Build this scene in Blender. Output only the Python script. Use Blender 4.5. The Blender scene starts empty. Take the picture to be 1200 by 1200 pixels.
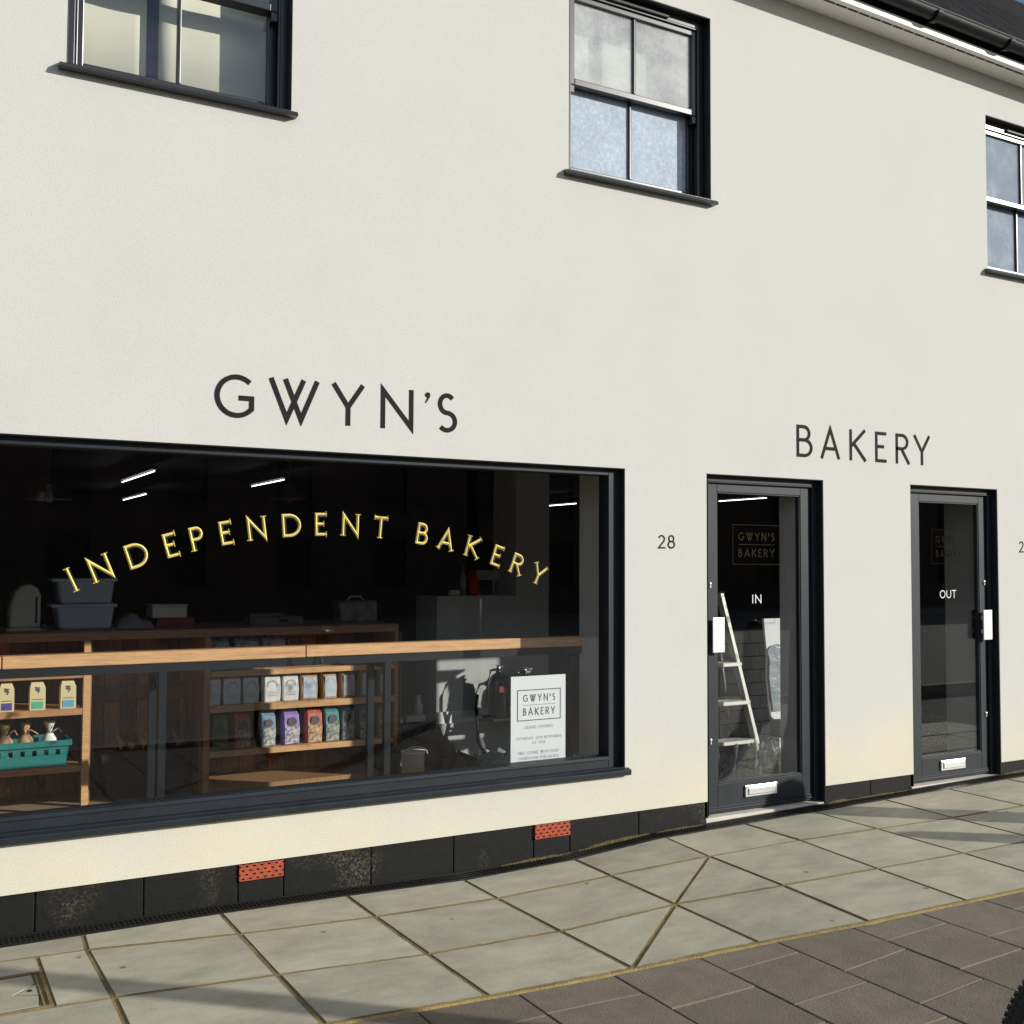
import bpy, math, random
from mathutils import Vector, Matrix
import numpy as np
random.seed(7)
sc = bpy.context.scene
COL = sc.collection

# ------------------------------------------------------------------ camera
def cam_axes(yaw, pitch, roll):
    cy, sy, cp, sp = math.cos(yaw), math.sin(yaw), math.cos(pitch), math.sin(pitch)
    f = Vector((sy*cp, cy*cp, sp)); r = Vector((cy, -sy, 0)); u = r.cross(f)
    cr, sr = math.cos(roll), math.sin(roll)
    return cr*r + sr*u, -sr*r + cr*u, f
cd = bpy.data.cameras.new("camera"); cam = bpy.data.objects.new("camera", cd); COL.objects.link(cam)
r_, u_, f_ = cam_axes(.51481, .045837, .004574)
cam.matrix_world = Matrix(((r_.x, u_.x, -f_.x, 0), (r_.y, u_.y, -f_.y, -5.23), (r_.z, u_.z, -f_.z, 1.6), (0, 0, 0, 1)))
cd.sensor_width = 36; cd.lens = 36*1274/1200; cd.clip_end = 2000; cd.clip_start = .05
sc.camera = cam

# ------------------------------------------------------------------ sky + sun
SUN_AZ, SUN_EL = math.radians(48), math.radians(18.5)      # azimuth from -y towards +x
sd = Vector((math.sin(SUN_AZ)*math.cos(SUN_EL), -math.cos(SUN_AZ)*math.cos(SUN_EL), math.sin(SUN_EL)))
w = bpy.data.worlds.new("World"); sc.world = w; w.use_nodes = True
nt = w.node_tree; N = nt.nodes; L = nt.links
bg = N["Background"]
sky = N.new("ShaderNodeTexSky"); sky.sky_type = 'NISHITA'; sky.sun_disc = False
sky.sun_elevation = SUN_EL; sky.sun_rotation = math.atan2(sd.x, sd.y)
sky.air_density = 1.0; sky.dust_density = .6; sky.ozone_density = 2.0
tc = N.new("ShaderNodeTexCoord"); mp = N.new("ShaderNodeMapping"); mp.inputs['Scale'].default_value = (1, 1, 2.2)
mp.inputs['Location'].default_value = (3.1, 1.7, .4)
nz = N.new("ShaderNodeTexNoise"); nz.inputs['Scale'].default_value = 2.3; nz.inputs['Detail'].default_value = 7; nz.inputs['Roughness'].default_value = .58
rp = N.new("ShaderNodeValToRGB"); rp.color_ramp.elements[0].position = .5; rp.color_ramp.elements[1].position = .68
mx = N.new("ShaderNodeMixRGB"); mx.inputs[2].default_value = (13, 13, 13.3, 1)
L.new(tc.outputs['Generated'], mp.inputs['Vector']); L.new(mp.outputs[0], nz.inputs['Vector']); L.new(nz.outputs[0], rp.inputs[0])
L.new(rp.outputs[0], mx.inputs[0]); L.new(sky.outputs[0], mx.inputs[1]); L.new(mx.outputs[0], bg.inputs[0])
bg.inputs[1].default_value = .10
sl = bpy.data.lights.new("sun", 'SUN'); sl.energy = 4.9; sl.angle = math.radians(.53); sl.color = (1, .965, .885)
so = bpy.data.objects.new("sun", sl); COL.objects.link(so); so.rotation_euler = sd.to_track_quat('Z', 'Y').to_euler(); so.location = (8, -8, 8)
vs = sc.view_settings; vs.view_transform = 'Standard'; vs.look = 'None'; vs.gamma = 1; vs.exposure = 0; vs.use_curve_mapping = False
sc.render.engine = 'CYCLES'; sc.cycles.use_denoising = True
sc.cycles.max_bounces = 7; sc.cycles.transparent_max_bounces = 24; sc.cycles.caustics_reflective = False; sc.cycles.caustics_refractive = False
sc.cycles.sample_clamp_indirect = 6

# ------------------------------------------------------------------ materials
def mat(name, col, rough=.6, metal=0., var=0., vscale=6., bump=0., bscale=200., bdist=.002, spec=.5, rand=0., col2=None, c2scale=5., c2pos=(.5, .7), coat=0., stretch=(1, 1, 1), emit=None, c2mask=None, spots=None):
    m = bpy.data.materials.new(name); m.use_nodes = True
    n, l = m.node_tree.nodes, m.node_tree.links
    p = n["Principled BSDF"]
    p.inputs['Roughness'].default_value = rough; p.inputs['Metallic'].default_value = metal
    p.inputs['Specular IOR Level'].default_value = spec; p.inputs['Coat Weight'].default_value = coat
    c = n.new("ShaderNodeRGB"); c.outputs[0].default_value = (*col, 1); out = c.outputs[0]
    t = n.new("ShaderNodeTexCoord"); mpp = n.new("ShaderNodeMapping"); mpp.inputs['Scale'].default_value = stretch
    l.new(t.outputs['Object'], mpp.inputs['Vector']); V = mpp.outputs[0]
    if rand:
        oi = n.new("ShaderNodeObjectInfo")
        vadd = n.new("ShaderNodeVectorMath"); vadd.operation = 'ADD'
        cmb = n.new("ShaderNodeMath"); cmb.operation = 'MULTIPLY'; cmb.inputs[1].default_value = 37.
        l.new(oi.outputs['Random'], cmb.inputs[0]); l.new(V, vadd.inputs[0]); l.new(cmb.outputs[0], vadd.inputs[1]); V = vadd.outputs[0]
    if col2:
        nn = n.new("ShaderNodeTexNoise"); nn.inputs['Scale'].default_value = c2scale; nn.inputs['Detail'].default_value = 8; nn.inputs['Roughness'].default_value = .65
        l.new(V, nn.inputs['Vector'])
        r = n.new("ShaderNodeValToRGB"); r.color_ramp.elements[0].position, r.color_ramp.elements[1].position = c2pos
        l.new(nn.outputs[0], r.inputs[0])
        fac = r.outputs[0]
        if c2mask:
            n3 = n.new("ShaderNodeTexNoise"); n3.inputs['Scale'].default_value = c2mask[0]; n3.inputs['Detail'].default_value = 3; l.new(t.outputs['Object'], n3.inputs['Vector'])
            r3 = n.new("ShaderNodeValToRGB"); r3.color_ramp.elements[0].position, r3.color_ramp.elements[1].position = c2mask[1:]; l.new(n3.outputs[0], r3.inputs[0])
            k3 = n.new("ShaderNodeMath"); k3.operation = 'MULTIPLY'; l.new(r.outputs[0], k3.inputs[0]); l.new(r3.outputs[0], k3.inputs[1]); fac = k3.outputs[0]
        q = n.new("ShaderNodeMixRGB"); q.inputs[2].default_value = (*col2, 1); l.new(fac, q.inputs[0]); l.new(out, q.inputs[1]); out = q.outputs[0]
    if spots:
        n4 = n.new("ShaderNodeTexVoronoi"); n4.inputs['Scale'].default_value = 7.; l.new(t.outputs['Object'], n4.inputs['Vector'])
        r4 = n.new("ShaderNodeValToRGB"); r4.color_ramp.elements[0].position, r4.color_ramp.elements[1].position = .05, .13; r4.color_ramp.elements[0].color = (1, 1, 1, 1); r4.color_ramp.elements[1].color = (0, 0, 0, 1); l.new(n4.outputs['Distance'], r4.inputs[0])
        s4 = n.new("ShaderNodeSeparateColor"); l.new(n4.outputs['Color'], s4.inputs[0]); g4 = n.new("ShaderNodeMath"); g4.operation = 'GREATER_THAN'; g4.inputs[1].default_value = .80; l.new(s4.outputs[0], g4.inputs[0])
        k4 = n.new("ShaderNodeMath"); k4.operation = 'MULTIPLY'; l.new(r4.outputs[0], k4.inputs[0]); l.new(g4.outputs[0], k4.inputs[1])
        q4 = n.new("ShaderNodeMixRGB"); q4.inputs[2].default_value = (*spots, 1); l.new(k4.outputs[0], q4.inputs[0]); l.new(out, q4.inputs[1]); out = q4.outputs[0]
    if var or rand:
        hs = n.new("ShaderNodeHueSaturation"); l.new(out, hs.inputs['Color'])
        nn = n.new("ShaderNodeTexNoise"); nn.inputs['Scale'].default_value = vscale; nn.inputs['Detail'].default_value = 6; nn.inputs['Roughness'].default_value = .62
        l.new(V, nn.inputs['Vector'])
        a = n.new("ShaderNodeMapRange"); a.inputs[1].default_value = .3; a.inputs[2].default_value = .7; a.inputs[3].default_value = 1-var; a.inputs[4].default_value = 1+var
        l.new(nn.outputs[0], a.inputs[0]); val = a.outputs[0]
        if rand:
            b = n.new("ShaderNodeMapRange"); b.inputs[3].default_value = 1-rand; b.inputs[4].default_value = 1+rand
            l.new(oi.outputs['Random'], b.inputs[0]); k = n.new("ShaderNodeMath"); k.operation = 'MULTIPLY'; l.new(val, k.inputs[0]); l.new(b.outputs[0], k.inputs[1]); val = k.outputs[0]
        l.new(val, hs.inputs['Value']); out = hs.outputs[0]
    l.new(out, p.inputs['Base Color'])
    if bump:
        nn = n.new("ShaderNodeTexNoise"); nn.inputs['Scale'].default_value = bscale; nn.inputs['Detail'].default_value = 4
        l.new(V, nn.inputs['Vector'])
        bb = n.new("ShaderNodeBump"); bb.inputs['Strength'].default_value = bump; bb.inputs['Distance'].default_value = bdist
        l.new(nn.outputs[0], bb.inputs['Height']); l.new(bb.outputs[0], p.inputs['Normal'])
    if emit:
        p.inputs['Emission Color'].default_value = (*col, 1); p.inputs['Emission Strength'].default_value = emit
    return m

def glass_mat(name, tint=(.95, .97, .96), f0=.045, film=None, rough=0.):
    m = bpy.data.materials.new(name); m.use_nodes = True
    n, l = m.node_tree.nodes, m.node_tree.links
    n.remove(n["Principled BSDF"]); o = n["Material Output"]
    tr = n.new("ShaderNodeBsdfTransparent"); tr.inputs[0].default_value = (*tint, 1)
    gl = n.new("ShaderNodeBsdfGlossy"); gl.inputs['Roughness'].default_value = rough
    lw = n.new("ShaderNodeLayerWeight"); lw.inputs[0].default_value = .5
    pw = n.new("ShaderNodeMath"); pw.operation = 'POWER'; pw.inputs[1].default_value = 5
    ml = n.new("ShaderNodeMath"); ml.operation = 'MULTIPLY_ADD'; ml.inputs[1].default_value = 1-f0; ml.inputs[2].default_value = f0
    l.new(lw.outputs['Facing'], pw.inputs[0]); l.new(pw.outputs[0], ml.inputs[0])
    ms = n.new("ShaderNodeMixShader"); l.new(ml.outputs[0], ms.inputs[0]); l.new(gl.outputs[0], ms.inputs[2])
    base = tr.outputs[0]
    if film:
        df = n.new("ShaderNodeBsdfDiffuse"); df.inputs[0].default_value = (*film[0], 1)
        tq = n.new("ShaderNodeTexCoord"); sn = n.new("ShaderNodeTexNoise"); sn.inputs['Scale'].default_value = film[1]*6; sn.inputs['Detail'].default_value = 10; sn.inputs['Roughness'].default_value = .8
        sr = n.new("ShaderNodeValToRGB"); sr.color_ramp.elements[0].position = .46; sr.color_ramp.elements[1].position = .80; sr.color_ramp.elements[0].color = (*film[0], 1); sr.color_ramp.elements[1].color = (.92, .94, .95, 1)
        l.new(tq.outputs['Object'], sn.inputs['Vector']); l.new(sn.outputs[0], sr.inputs[0]); l.new(sr.outputs[0], df.inputs[0])
        t = n.new("ShaderNodeTexCoord"); nn = n.new("ShaderNodeTexNoise"); nn.inputs['Scale'].default_value = film[1]; nn.inputs['Detail'].default_value = 9; nn.inputs['Roughness'].default_value = .75
        l.new(t.outputs['Object'], nn.inputs['Vector'])
        mr = n.new("ShaderNodeMapRange"); mr.inputs[1].default_value = .35; mr.inputs[2].default_value = .72; mr.inputs[3].default_value = film[2]; mr.inputs[4].default_value = film[3]
        l.new(nn.outputs[0], mr.inputs[0])
        m2 = n.new("ShaderNodeMixShader"); l.new(mr.outputs[0], m2.inputs[0]); l.new(tr.outputs[0], m2.inputs[1]); l.new(df.outputs[0], m2.inputs[2]); base = m2.outputs[0]
    l.new(base, ms.inputs[1]); l.new(ms.outputs[0], o.inputs['Surface'])
    return m

M = {}
M['render'] = mat("cream_render", (.598, .592, .558), .9, var=.03, vscale=1.4, bump=.75, bscale=240, bdist=.003, spec=.12, col2=(.53, .53, .49), c2scale=120, c2pos=(.52, .8))
# bounce light off the paving painted in: warmer, brighter tint towards the wall foot
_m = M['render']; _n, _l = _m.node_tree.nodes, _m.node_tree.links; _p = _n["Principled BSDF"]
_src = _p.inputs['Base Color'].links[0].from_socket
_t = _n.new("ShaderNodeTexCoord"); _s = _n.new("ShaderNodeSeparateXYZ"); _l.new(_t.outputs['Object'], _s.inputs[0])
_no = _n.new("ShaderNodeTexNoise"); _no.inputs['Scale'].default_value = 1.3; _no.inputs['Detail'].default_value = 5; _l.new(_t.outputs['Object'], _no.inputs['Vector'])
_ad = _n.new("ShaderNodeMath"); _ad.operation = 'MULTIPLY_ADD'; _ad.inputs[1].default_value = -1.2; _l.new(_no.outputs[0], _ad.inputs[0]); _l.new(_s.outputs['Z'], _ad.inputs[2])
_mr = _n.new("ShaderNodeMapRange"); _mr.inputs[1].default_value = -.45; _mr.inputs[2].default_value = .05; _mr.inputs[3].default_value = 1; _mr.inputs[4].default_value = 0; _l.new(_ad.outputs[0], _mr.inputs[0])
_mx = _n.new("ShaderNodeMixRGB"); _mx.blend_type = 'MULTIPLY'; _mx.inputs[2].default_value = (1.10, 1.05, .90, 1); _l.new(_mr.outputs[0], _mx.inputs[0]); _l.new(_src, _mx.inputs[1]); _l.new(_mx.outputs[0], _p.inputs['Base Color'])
M['frame'] = mat("anthracite_paint", (.0125, .0175, .0235), .55, var=.25, vscale=9, spec=.35)
M['lining'] = mat("black_lining", (.008, .009, .012), .55)
M['sash'] = mat("black_gloss_paint", (.012, .013, .016), .32, spec=.95)
M['plinth'] = mat("bitumen_painted_block", (.0055, .0055, .0055), .75, bump=.45, bscale=28, bdist=.006, col2=(.19, .165, .105), c2scale=85, c2pos=(.47, .68), spec=.3, c2mask=(1.7, .55, .72))
M['airbrick'] = mat("orange_clay", (.36, .075, .035), .9, var=.35, vscale=40, bump=.4)
M['dark'] = mat("void_black", (.004, .004, .004), .9)
M['letter'] = mat("charcoal_paint", (.014, .014, .014), .8, bump=.5, bscale=200, bdist=.002, var=.4, vscale=170, spec=.2)
M['gold'] = mat("gilded_gold", (1., .80, .23), .38, metal=.2)
M['goldleaf'] = mat("dull_gold_leaf", (.026, .017, .005), .7, spec=.05)
M['goldfaint'] = mat("faint_gold_leaf", (.012, .008, .0025), .75, spec=.03)  # darker gold than on the IN door, one even tone
M['outline'] = mat("black_letter_outline", (.005, .005, .004), .5)
M['white'] = mat("white_vinyl", (.75, .76, .76), .5)
M['chrome'] = mat("polished_steel", (.80, .80, .80), .28, metal=.75, spec=.6)
M['slab'] = mat("buff_sandstone_slab", (.420, .395, .305), .72, var=.15, vscale=5, bump=.5, bscale=90, bdist=.003, rand=.09, col2=(.315, .285, .22), c2scale=2.6, c2pos=(.44, .76), stretch=(1, 1.8, 1), spec=.4, spots=(.14, .12, .09))
M['mortar'] = mat("mossy_sand_joint", (.27, .205, .09), .95, bump=1., bscale=120, bdist=.005, col2=(.10, .085, .045), c2scale=5, c2pos=(.42, .66))
M['edge'] = mat("dirty_slab_edge", (.19, .155, .08), .95, var=.4, vscale=20)
M['kerbsand'] = mat("yellow_joint_sand", (.33, .235, .09), .95, bump=1., bscale=160, bdist=.006, var=.25, vscale=25)
M['paver'] = mat("brown_concrete_paver", (.170, .142, .106), .72, var=.16, vscale=8, bump=.7, bscale=130, bdist=.004, rand=.12, col2=(.25, .215, .18), c2scale=90, c2pos=(.58, .75), spec=.3)
M['paverjoint'] = mat("dark_open_joint", (.022, .018, .013), .95)
M['joint_light'] = mat("pale_joint_sand", (.24, .205, .14), .95, var=.2, vscale=40, bump=.8, bscale=150)
M['asphalt'] = mat("worn_concrete_road", (.17, .165, .155), .9, var=.2, vscale=30, bump=.6, bscale=90, bdist=.006)
M['concrete'] = mat("concrete", (.3, .29, .27), .85, var=.1, bump=.4)
M['drain'] = mat("black_plastic_grate", (.008, .008, .008), .5)
M['moss'] = mat("yellow_green_moss", (.12, .098, .035), 1., var=.5, vscale=60, bump=1., bscale=150, bdist=.01)
M['pvc'] = mat("white_pvc", (.80, .79, .76), .4)
M['soffit'] = mat("cream_soffit", (.84, .82, .76), .6)
M['gutter'] = mat("black_gutter_plastic", (.006, .007, .008), .5, spec=.3)
M['slate'] = mat("dark_slate", (.010, .011, .014), .85, var=.4, vscale=10, bump=.5, bscale=60, spec=.15)
M['glass'] = glass_mat("window_glass", tint=(.99, .99, .98), f0=.075)
M['skyglass'] = glass_mat("painted_sky_glass", tint=(.80, .91, 1.0), f0=.05, film=((.46, .54, .66), .9, .25, .45))  # blue sky reflection painted into the panes as tint and hazy film
M['shopglass'] = glass_mat("shop_glass", tint=(.975, .985, .985), f0=.044)
M['film'] = glass_mat("filmed_glass", film=((.47, .57, .70), 6., .70, 1.), f0=.05)
M['cloudglass'] = glass_mat("painted_cloud_glass", film=((.92, .93, .94), 1.2, .12, .62), f0=.11)  # white cloud reflections painted as a patchy film on the panes
M['blind'] = mat("cream_blind", (.90, .89, .74), .9, var=.03, vscale=3)
M['room'] = mat("upper_room_sky_tint", (.50, .62, .80), .9)  # blue stands in for sky reflected in the upper panes
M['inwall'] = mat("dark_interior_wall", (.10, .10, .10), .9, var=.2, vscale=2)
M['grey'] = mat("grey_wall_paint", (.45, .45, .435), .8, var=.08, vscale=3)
M['reveal'] = mat("grey_plaster", (.45, .45, .44), .85, var=.1, vscale=4)
M['infloor'] = mat("worn_board_floor", (.34, .26, .17), .6, var=.3, vscale=6, stretch=(1, 12, 1))
M['pine'] = mat("planed_pine", (.68, .38, .175), .5, var=.22, vscale=7, stretch=(1.2, 18, 18), col2=(.46, .22, .09), c2scale=2.2, c2pos=(.52, .75))
M['wood'] = mat("reclaimed_wood", (.46, .23, .10), .55, var=.25, vscale=6, stretch=(2, 14, 14), rand=.15)
M['plank'] = mat("rough_plank", (.30, .165, .07), .7, var=.3, vscale=5, stretch=(14, 14, 1.5), rand=.55, bump=.4, bscale=60)
M['steel'] = mat("dark_steel_tube", (.008, .010, .013), .6, metal=.1, spec=.25)
M['paper'] = mat("white_paper", (.78, .78, .76), .8, var=.04, vscale=30)
M['kraft'] = mat("kraft_paper", (.50, .33, .17), .8, var=.1, vscale=20)
M['blueprint'] = mat("pale_blue_label", (.55, .62, .70), .7)
M['ink'] = mat("grey_ink", (.10, .10, .11), .7)
M['paleink'] = mat("pale_grey_ink", (.36, .37, .39), .7)
M['tub'] = mat("frosted_tub_plastic", (.58, .68, .80), .4)
M['cream'] = mat("cream_plastic", (.72, .70, .62), .35)
M['teal'] = mat("teal_plastic", (.028, .215, .205), .4, var=.1, vscale=12)
M['red'] = mat("red_plastic", (.48, .03, .015), .4)
M['copper'] = mat("dull_copper", (.20, .09, .045), .4, metal=.7)
M['smoke'] = glass_mat("pendant_glass", tint=(.80, .82, .82), f0=.08)
M['bulb'] = mat("bulb_glass", (.5, .5, .5), .1)
M['tube'] = mat("lit_tube", (1, 1, 1), .4, emit=5.)
M['extblack'] = mat("black_enamel", (.008, .008, .008), .18, spec=.7)
M['plasticwrap'] = glass_mat("crumpled_wrap", tint=(.92, .93, .93), f0=.20, film=((.88, .88, .86), 9., .15, .9), rough=.22)
M['sack'] = mat("black_sack", (.012, .011, .011), .6)
M['tile'] = mat("white_glazed_tile", (.62, .62, .60), .35, rand=.05)
M['grout'] = mat("grey_grout", (.16, .16, .155), .9)
M['ladder'] = mat("aluminium", (.80, .78, .72), .45, metal=.35)
M['board'] = mat("white_board", (.74, .75, .76), .5)
M['foil'] = mat("grey_sheet_plastic", (.30, .33, .37), .3, var=.25, vscale=8, bump=.8, bscale=14, bdist=.02)
M['speckle'] = mat("speckled_sack", (.22, .22, .20), .9, col2=(.80, .80, .76), c2scale=90, c2pos=(.48, .54))
M['brown'] = mat("dark_brown_panel", (.035, .020, .015), .7, var=.3, vscale=4)
M['yellow'] = mat("yellow_label", (.62, .43, .05), .6)
M['rubber'] = mat("tyre_rubber", (.010, .010, .011), .7)
M['alloy'] = mat("brushed_alloy", (.50, .50, .52), .35, metal=.8)
M['bikepaint'] = mat("bike_enamel", (.02, .025, .05), .3)
M['brickdark'] = mat("dark_brick", (.15, .10, .08), .9, var=.3, vscale=8)
M['opglass'] = mat("dim_window", (.02, .022, .025), .3)

# ------------------------------------------------------------------ mesh helpers
class MB:
    def __init__(s): s.v = []; s.f = []; s.m = []; s.smooth = []
    def add(s, vs, fs, mi=0, smooth=False):
        o = len(s.v); s.v += [tuple(p) for p in vs]; s.f += [tuple(i+o for i in f) for f in fs]; s.m += [mi]*len(fs); s.smooth += [smooth]*len(fs); return s
    def box(s, x0, x1, y0, y1, z0, z1, mi=0):
        return s.add([(x0,y0,z0),(x1,y0,z0),(x1,y1,z0),(x0,y1,z0),(x0,y0,z1),(x1,y0,z1),(x1,y1,z1),(x0,y1,z1)],
                     [(0,3,2,1),(4,5,6,7),(0,1,5,4),(1,2,6,5),(2,3,7,6),(3,0,4,7)], mi)
    def hexa(s, b, t, mi=0):      # bottom ring, top ring (same count)
        n = len(b); vs = list(b)+list(t)
        fs = [tuple(reversed(range(n))), tuple(range(n, 2*n))] + [(i, (i+1) % n, n+(i+1) % n, n+i) for i in range(n)]
        return s.add(vs, fs, mi)
    def tube(s, pts, r, n=8, mi=0, cap=True):
        pts = [Vector(p) for p in pts]; rings = []; rr = r if isinstance(r, (list, tuple)) else [r]*len(pts)
        for i, p in enumerate(pts):
            d = (pts[min(i+1, len(pts)-1)] - pts[max(i-1, 0)]).normalized()
            a = Vector((0, 0, 1)) if abs(d.z) < .9 else Vector((1, 0, 0))
            e1 = d.cross(a).normalized(); e2 = d.cross(e1)
            rings.append([p + e1*rr[i]*math.cos(2*math.pi*k/n) + e2*rr[i]*math.sin(2*math.pi*k/n) for k in range(n)])
        vs = [q for R in rings for q in R]
        fs = [(i*n+k, i*n+(k+1) % n, (i+1)*n+(k+1) % n, (i+1)*n+k) for i in range(len(pts)-1) for k in range(n)]
        s.add(vs, fs, mi, True)
        if cap: s.add([], [], mi); o = len(s.v)-len(vs); s.f += [tuple(o+k for k in reversed(range(n))), tuple(o+(len(pts)-1)*n+k for k in range(n))]; s.m += [mi]*2; s.smooth += [False]*2
        return s
    def lathe(s, prof, c, n=20, mi=0, axis='z'):
        vs = []
        for (r, h) in prof:
            for k in range(n):
                a = 2*math.pi*k/n
                if axis == 'z': vs.append((c[0]+r*math.cos(a), c[1]+r*math.sin(a), c[2]+h))
                else: vs.append((c[0]+r*math.cos(a), c[1]+h, c[2]+r*math.sin(a)))
        fs = [(i*n+k, i*n+(k+1) % n, (i+1)*n+(k+1) % n, (i+1)*n+k) for i in range(len(prof)-1) for k in range(n)]
        return s.add(vs, fs, mi, True)
    def obj(s, name, mats, parent=None, bevel=0., seg=1):
        org = ROOT.get(parent.name, Vector((0, 0, 0))) if parent else Vector((0, 0, 0))
        me = bpy.data.meshes.new(name)
        me.from_pydata([(a-org.x, b-org.y, c-org.z) for a, b, c in s.v], [], s.f); me.update()
        for m in (mats if isinstance(mats, (list, tuple)) else [mats]): me.materials.append(m)
        me.polygons.foreach_set('material_index', s.m); me.polygons.foreach_set('use_smooth', s.smooth)
        o = bpy.data.objects.new(name, me); COL.objects.link(o)
        if parent: o.parent = parent; ROOT[o.name] = org
        if bevel:
            b = o.modifiers.new("bevel", 'BEVEL'); b.width = bevel; b.segments = seg; b.limit_method = 'ANGLE'; b.angle_limit = .6
        return o
ROOT = {}
def tag(o, label=None, cat=None, group=None, kind=None):
    if label: o['label'] = label
    if cat: o['category'] = cat
    if group: o['group'] = group
    if kind: o['kind'] = kind
    return o
def thing(name, loc, label, cat, group=None):
    o = bpy.data.objects.new(name, None); COL.objects.link(o); o.location = loc; o.empty_display_size = .1
    ROOT[o.name] = Vector(loc); return tag(o, label, cat, group)
def struct(o): o['kind'] = 'structure'; return o
def B(*a): return MB().box(*a)
KX = [-1.2, .13, .75, 1.356, 1.98, 2.645, 3.30, 3.87, 4.47, 5.1, 5.72, 6.36, 7.0, 7.62]
KZ = [float(v) for v in np.interp(KX, [.4, 1.5, 2.75, 3.3, 3.8, 5.2, 7.3], [-.035, -.035, -.06, -.04, .003, .028, .06])]
def gz(x): return float(np.interp(x, KX, KZ))          # level of the paving along the wall
def ez(x): return -.0166*(x-5.32)          # the eaves run very slightly out of level

def grid_wall(mb, xs, zs, holes, y0, y1):
    xs = sorted(set(xs)); zs = sorted(set(zs)); idx = {}; vs = []
    def vid(i, j, k):
        key = (i, j, k)
        if key not in idx: idx[key] = len(vs); vs.append((xs[i], (y0, y1)[k], zs[j]))
        return idx[key]
    solid = lambda i, j: 0 <= i < len(xs)-1 and 0 <= j < len(zs)-1 and not any(h[0] <= (xs[i]+xs[i+1])/2 <= h[1] and h[2] <= (zs[j]+zs[j+1])/2 <= h[3] for h in holes)
    fs = []
    for i in range(len(xs)-1):
        for j in range(len(zs)-1):
            if not solid(i, j): continue
            fs.append((vid(i,j,0), vid(i+1,j,0), vid(i+1,j+1,0), vid(i,j+1,0)))
            fs.append((vid(i,j,1), vid(i,j+1,1), vid(i+1,j+1,1), vid(i+1,j,1)))
            if not solid(i-1, j): fs.append((vid(i,j,0), vid(i,j+1,0), vid(i,j+1,1), vid(i,j,1)))
            if not solid(i+1, j): fs.append((vid(i+1,j,0), vid(i+1,j,1), vid(i+1,j+1,1), vid(i+1,j+1,0)))
            if not solid(i, j-1): fs.append((vid(i,j,0), vid(i,j,1), vid(i+1,j,1), vid(i+1,j,0)))
            if not solid(i, j+1): fs.append((vid(i,j+1,0), vid(i+1,j+1,0), vid(i+1,j+1,1), vid(i,j+1,1)))
    mb.add(vs, fs)

# ------------------------------------------------------------------ ground
g = B(-60, 80, -90, 60, -1.2, -.17).obj("road", M['asphalt']); struct(g)
# columns of slab joints: x along the wall, and the four row joints (drain edge, 1, 2, border)
cols = [(-1.2,-1.2,-1.2,-1.2), (-.48,-.48,-.48,-.48), (.13,.13,.13,.13), (.752,.739,.750,.745), (1.355,1.356,1.356,1.361), (1.971,1.974,1.984,1.998), (2.619,2.624,2.643,2.663),
        (3.303,3.301,3.302,3.294), (3.932,3.892,3.867,3.828), (4.532,4.545,4.485,4.44), (5.11,5.117,5.105,5.07), (5.752,5.72,5.71,5.70), (6.37,6.36,6.35,6.34), (7.0,6.98,6.98,6.97), (7.62,7.6,7.6,7.6), (8.3,8.3,8.3,8.3), (9.0,9.0,9.0,9.0)]
rows = [(-.105,-.20,-.75,-1.30), (-.105,-.23,-.80,-1.34), (-.105,-.26,-.845,-1.385), (-.105,-.312,-.890,-1.435), (-.105,-.423,-.964,-1.493), (-.105,-.466,-1.021,-1.530), (-.105,-.459,-1.012,-1.538),
        (-.105,-.457,-1.001,-1.591), (-.105,-.545,-1.135,-1.718), (-.105,-.557,-1.178,-1.757), (-.105,-.611,-1.22,-1.79), (-.105,-.664,-1.25,-1.80), (-.105,-.69,-1.27,-1.81), (-.105,-.70,-1.28,-1.82), (-.105,-.70,-1.29,-1.83), (-.105,-.7,-1.29,-1.83), (-.105,-.7,-1.29,-1.83)]
border_x = [c[3] for c in cols]; border_y = [r[3] for r in rows]
def by(x): return float(np.interp(x, border_x, border_y))
bed = MB()
xs_ = np.array(sorted(set([round(float(v), 3) for v in np.arange(-1.2, 9.01, .3)]+KX)))
vs_ = []; fs_ = []
for i, x in enumerate(xs_):
    vs_ += [(x, .03, gz(x)-.0046), (x, by(x)-.004, gz(x)-.0046), (x, by(x)-.004, gz(x)-.17), (x, .03, gz(x)-.17)]
for i in range(len(xs_)-1):
    a = i*4; b = a+4
    fs_ += [(a, a+1, b+1, b), (a+1, a+2, b+2, b+1), (a+2, a+3, b+3, b+2), (a+3, a, b, b+3)]
bed.add(vs_, fs_)
pav = struct(bed.obj("pavement", M['mortar']))
def inset(poly, d):
    n = len(poly); out = []
    for i in range(n):
        p0, p1, p2 = Vector(poly[i-1]), Vector(poly[i]), Vector(poly[(i+1) % n])
        e1 = (p1-p0).normalized(); e2 = (p2-p1).normalized()
        n1 = Vector((-e1.y, e1.x)); n2 = Vector((-e2.y, e2.x))
        k = 1+n1.dot(n2)
        q = p1 + (n1+n2)*(d/max(k, .25)); out.append((q.x, q.y))
    return out
def area(p): return sum(p[i-1][0]*p[i][1]-p[i][0]*p[i-1][1] for i in range(len(p)))/2
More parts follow.
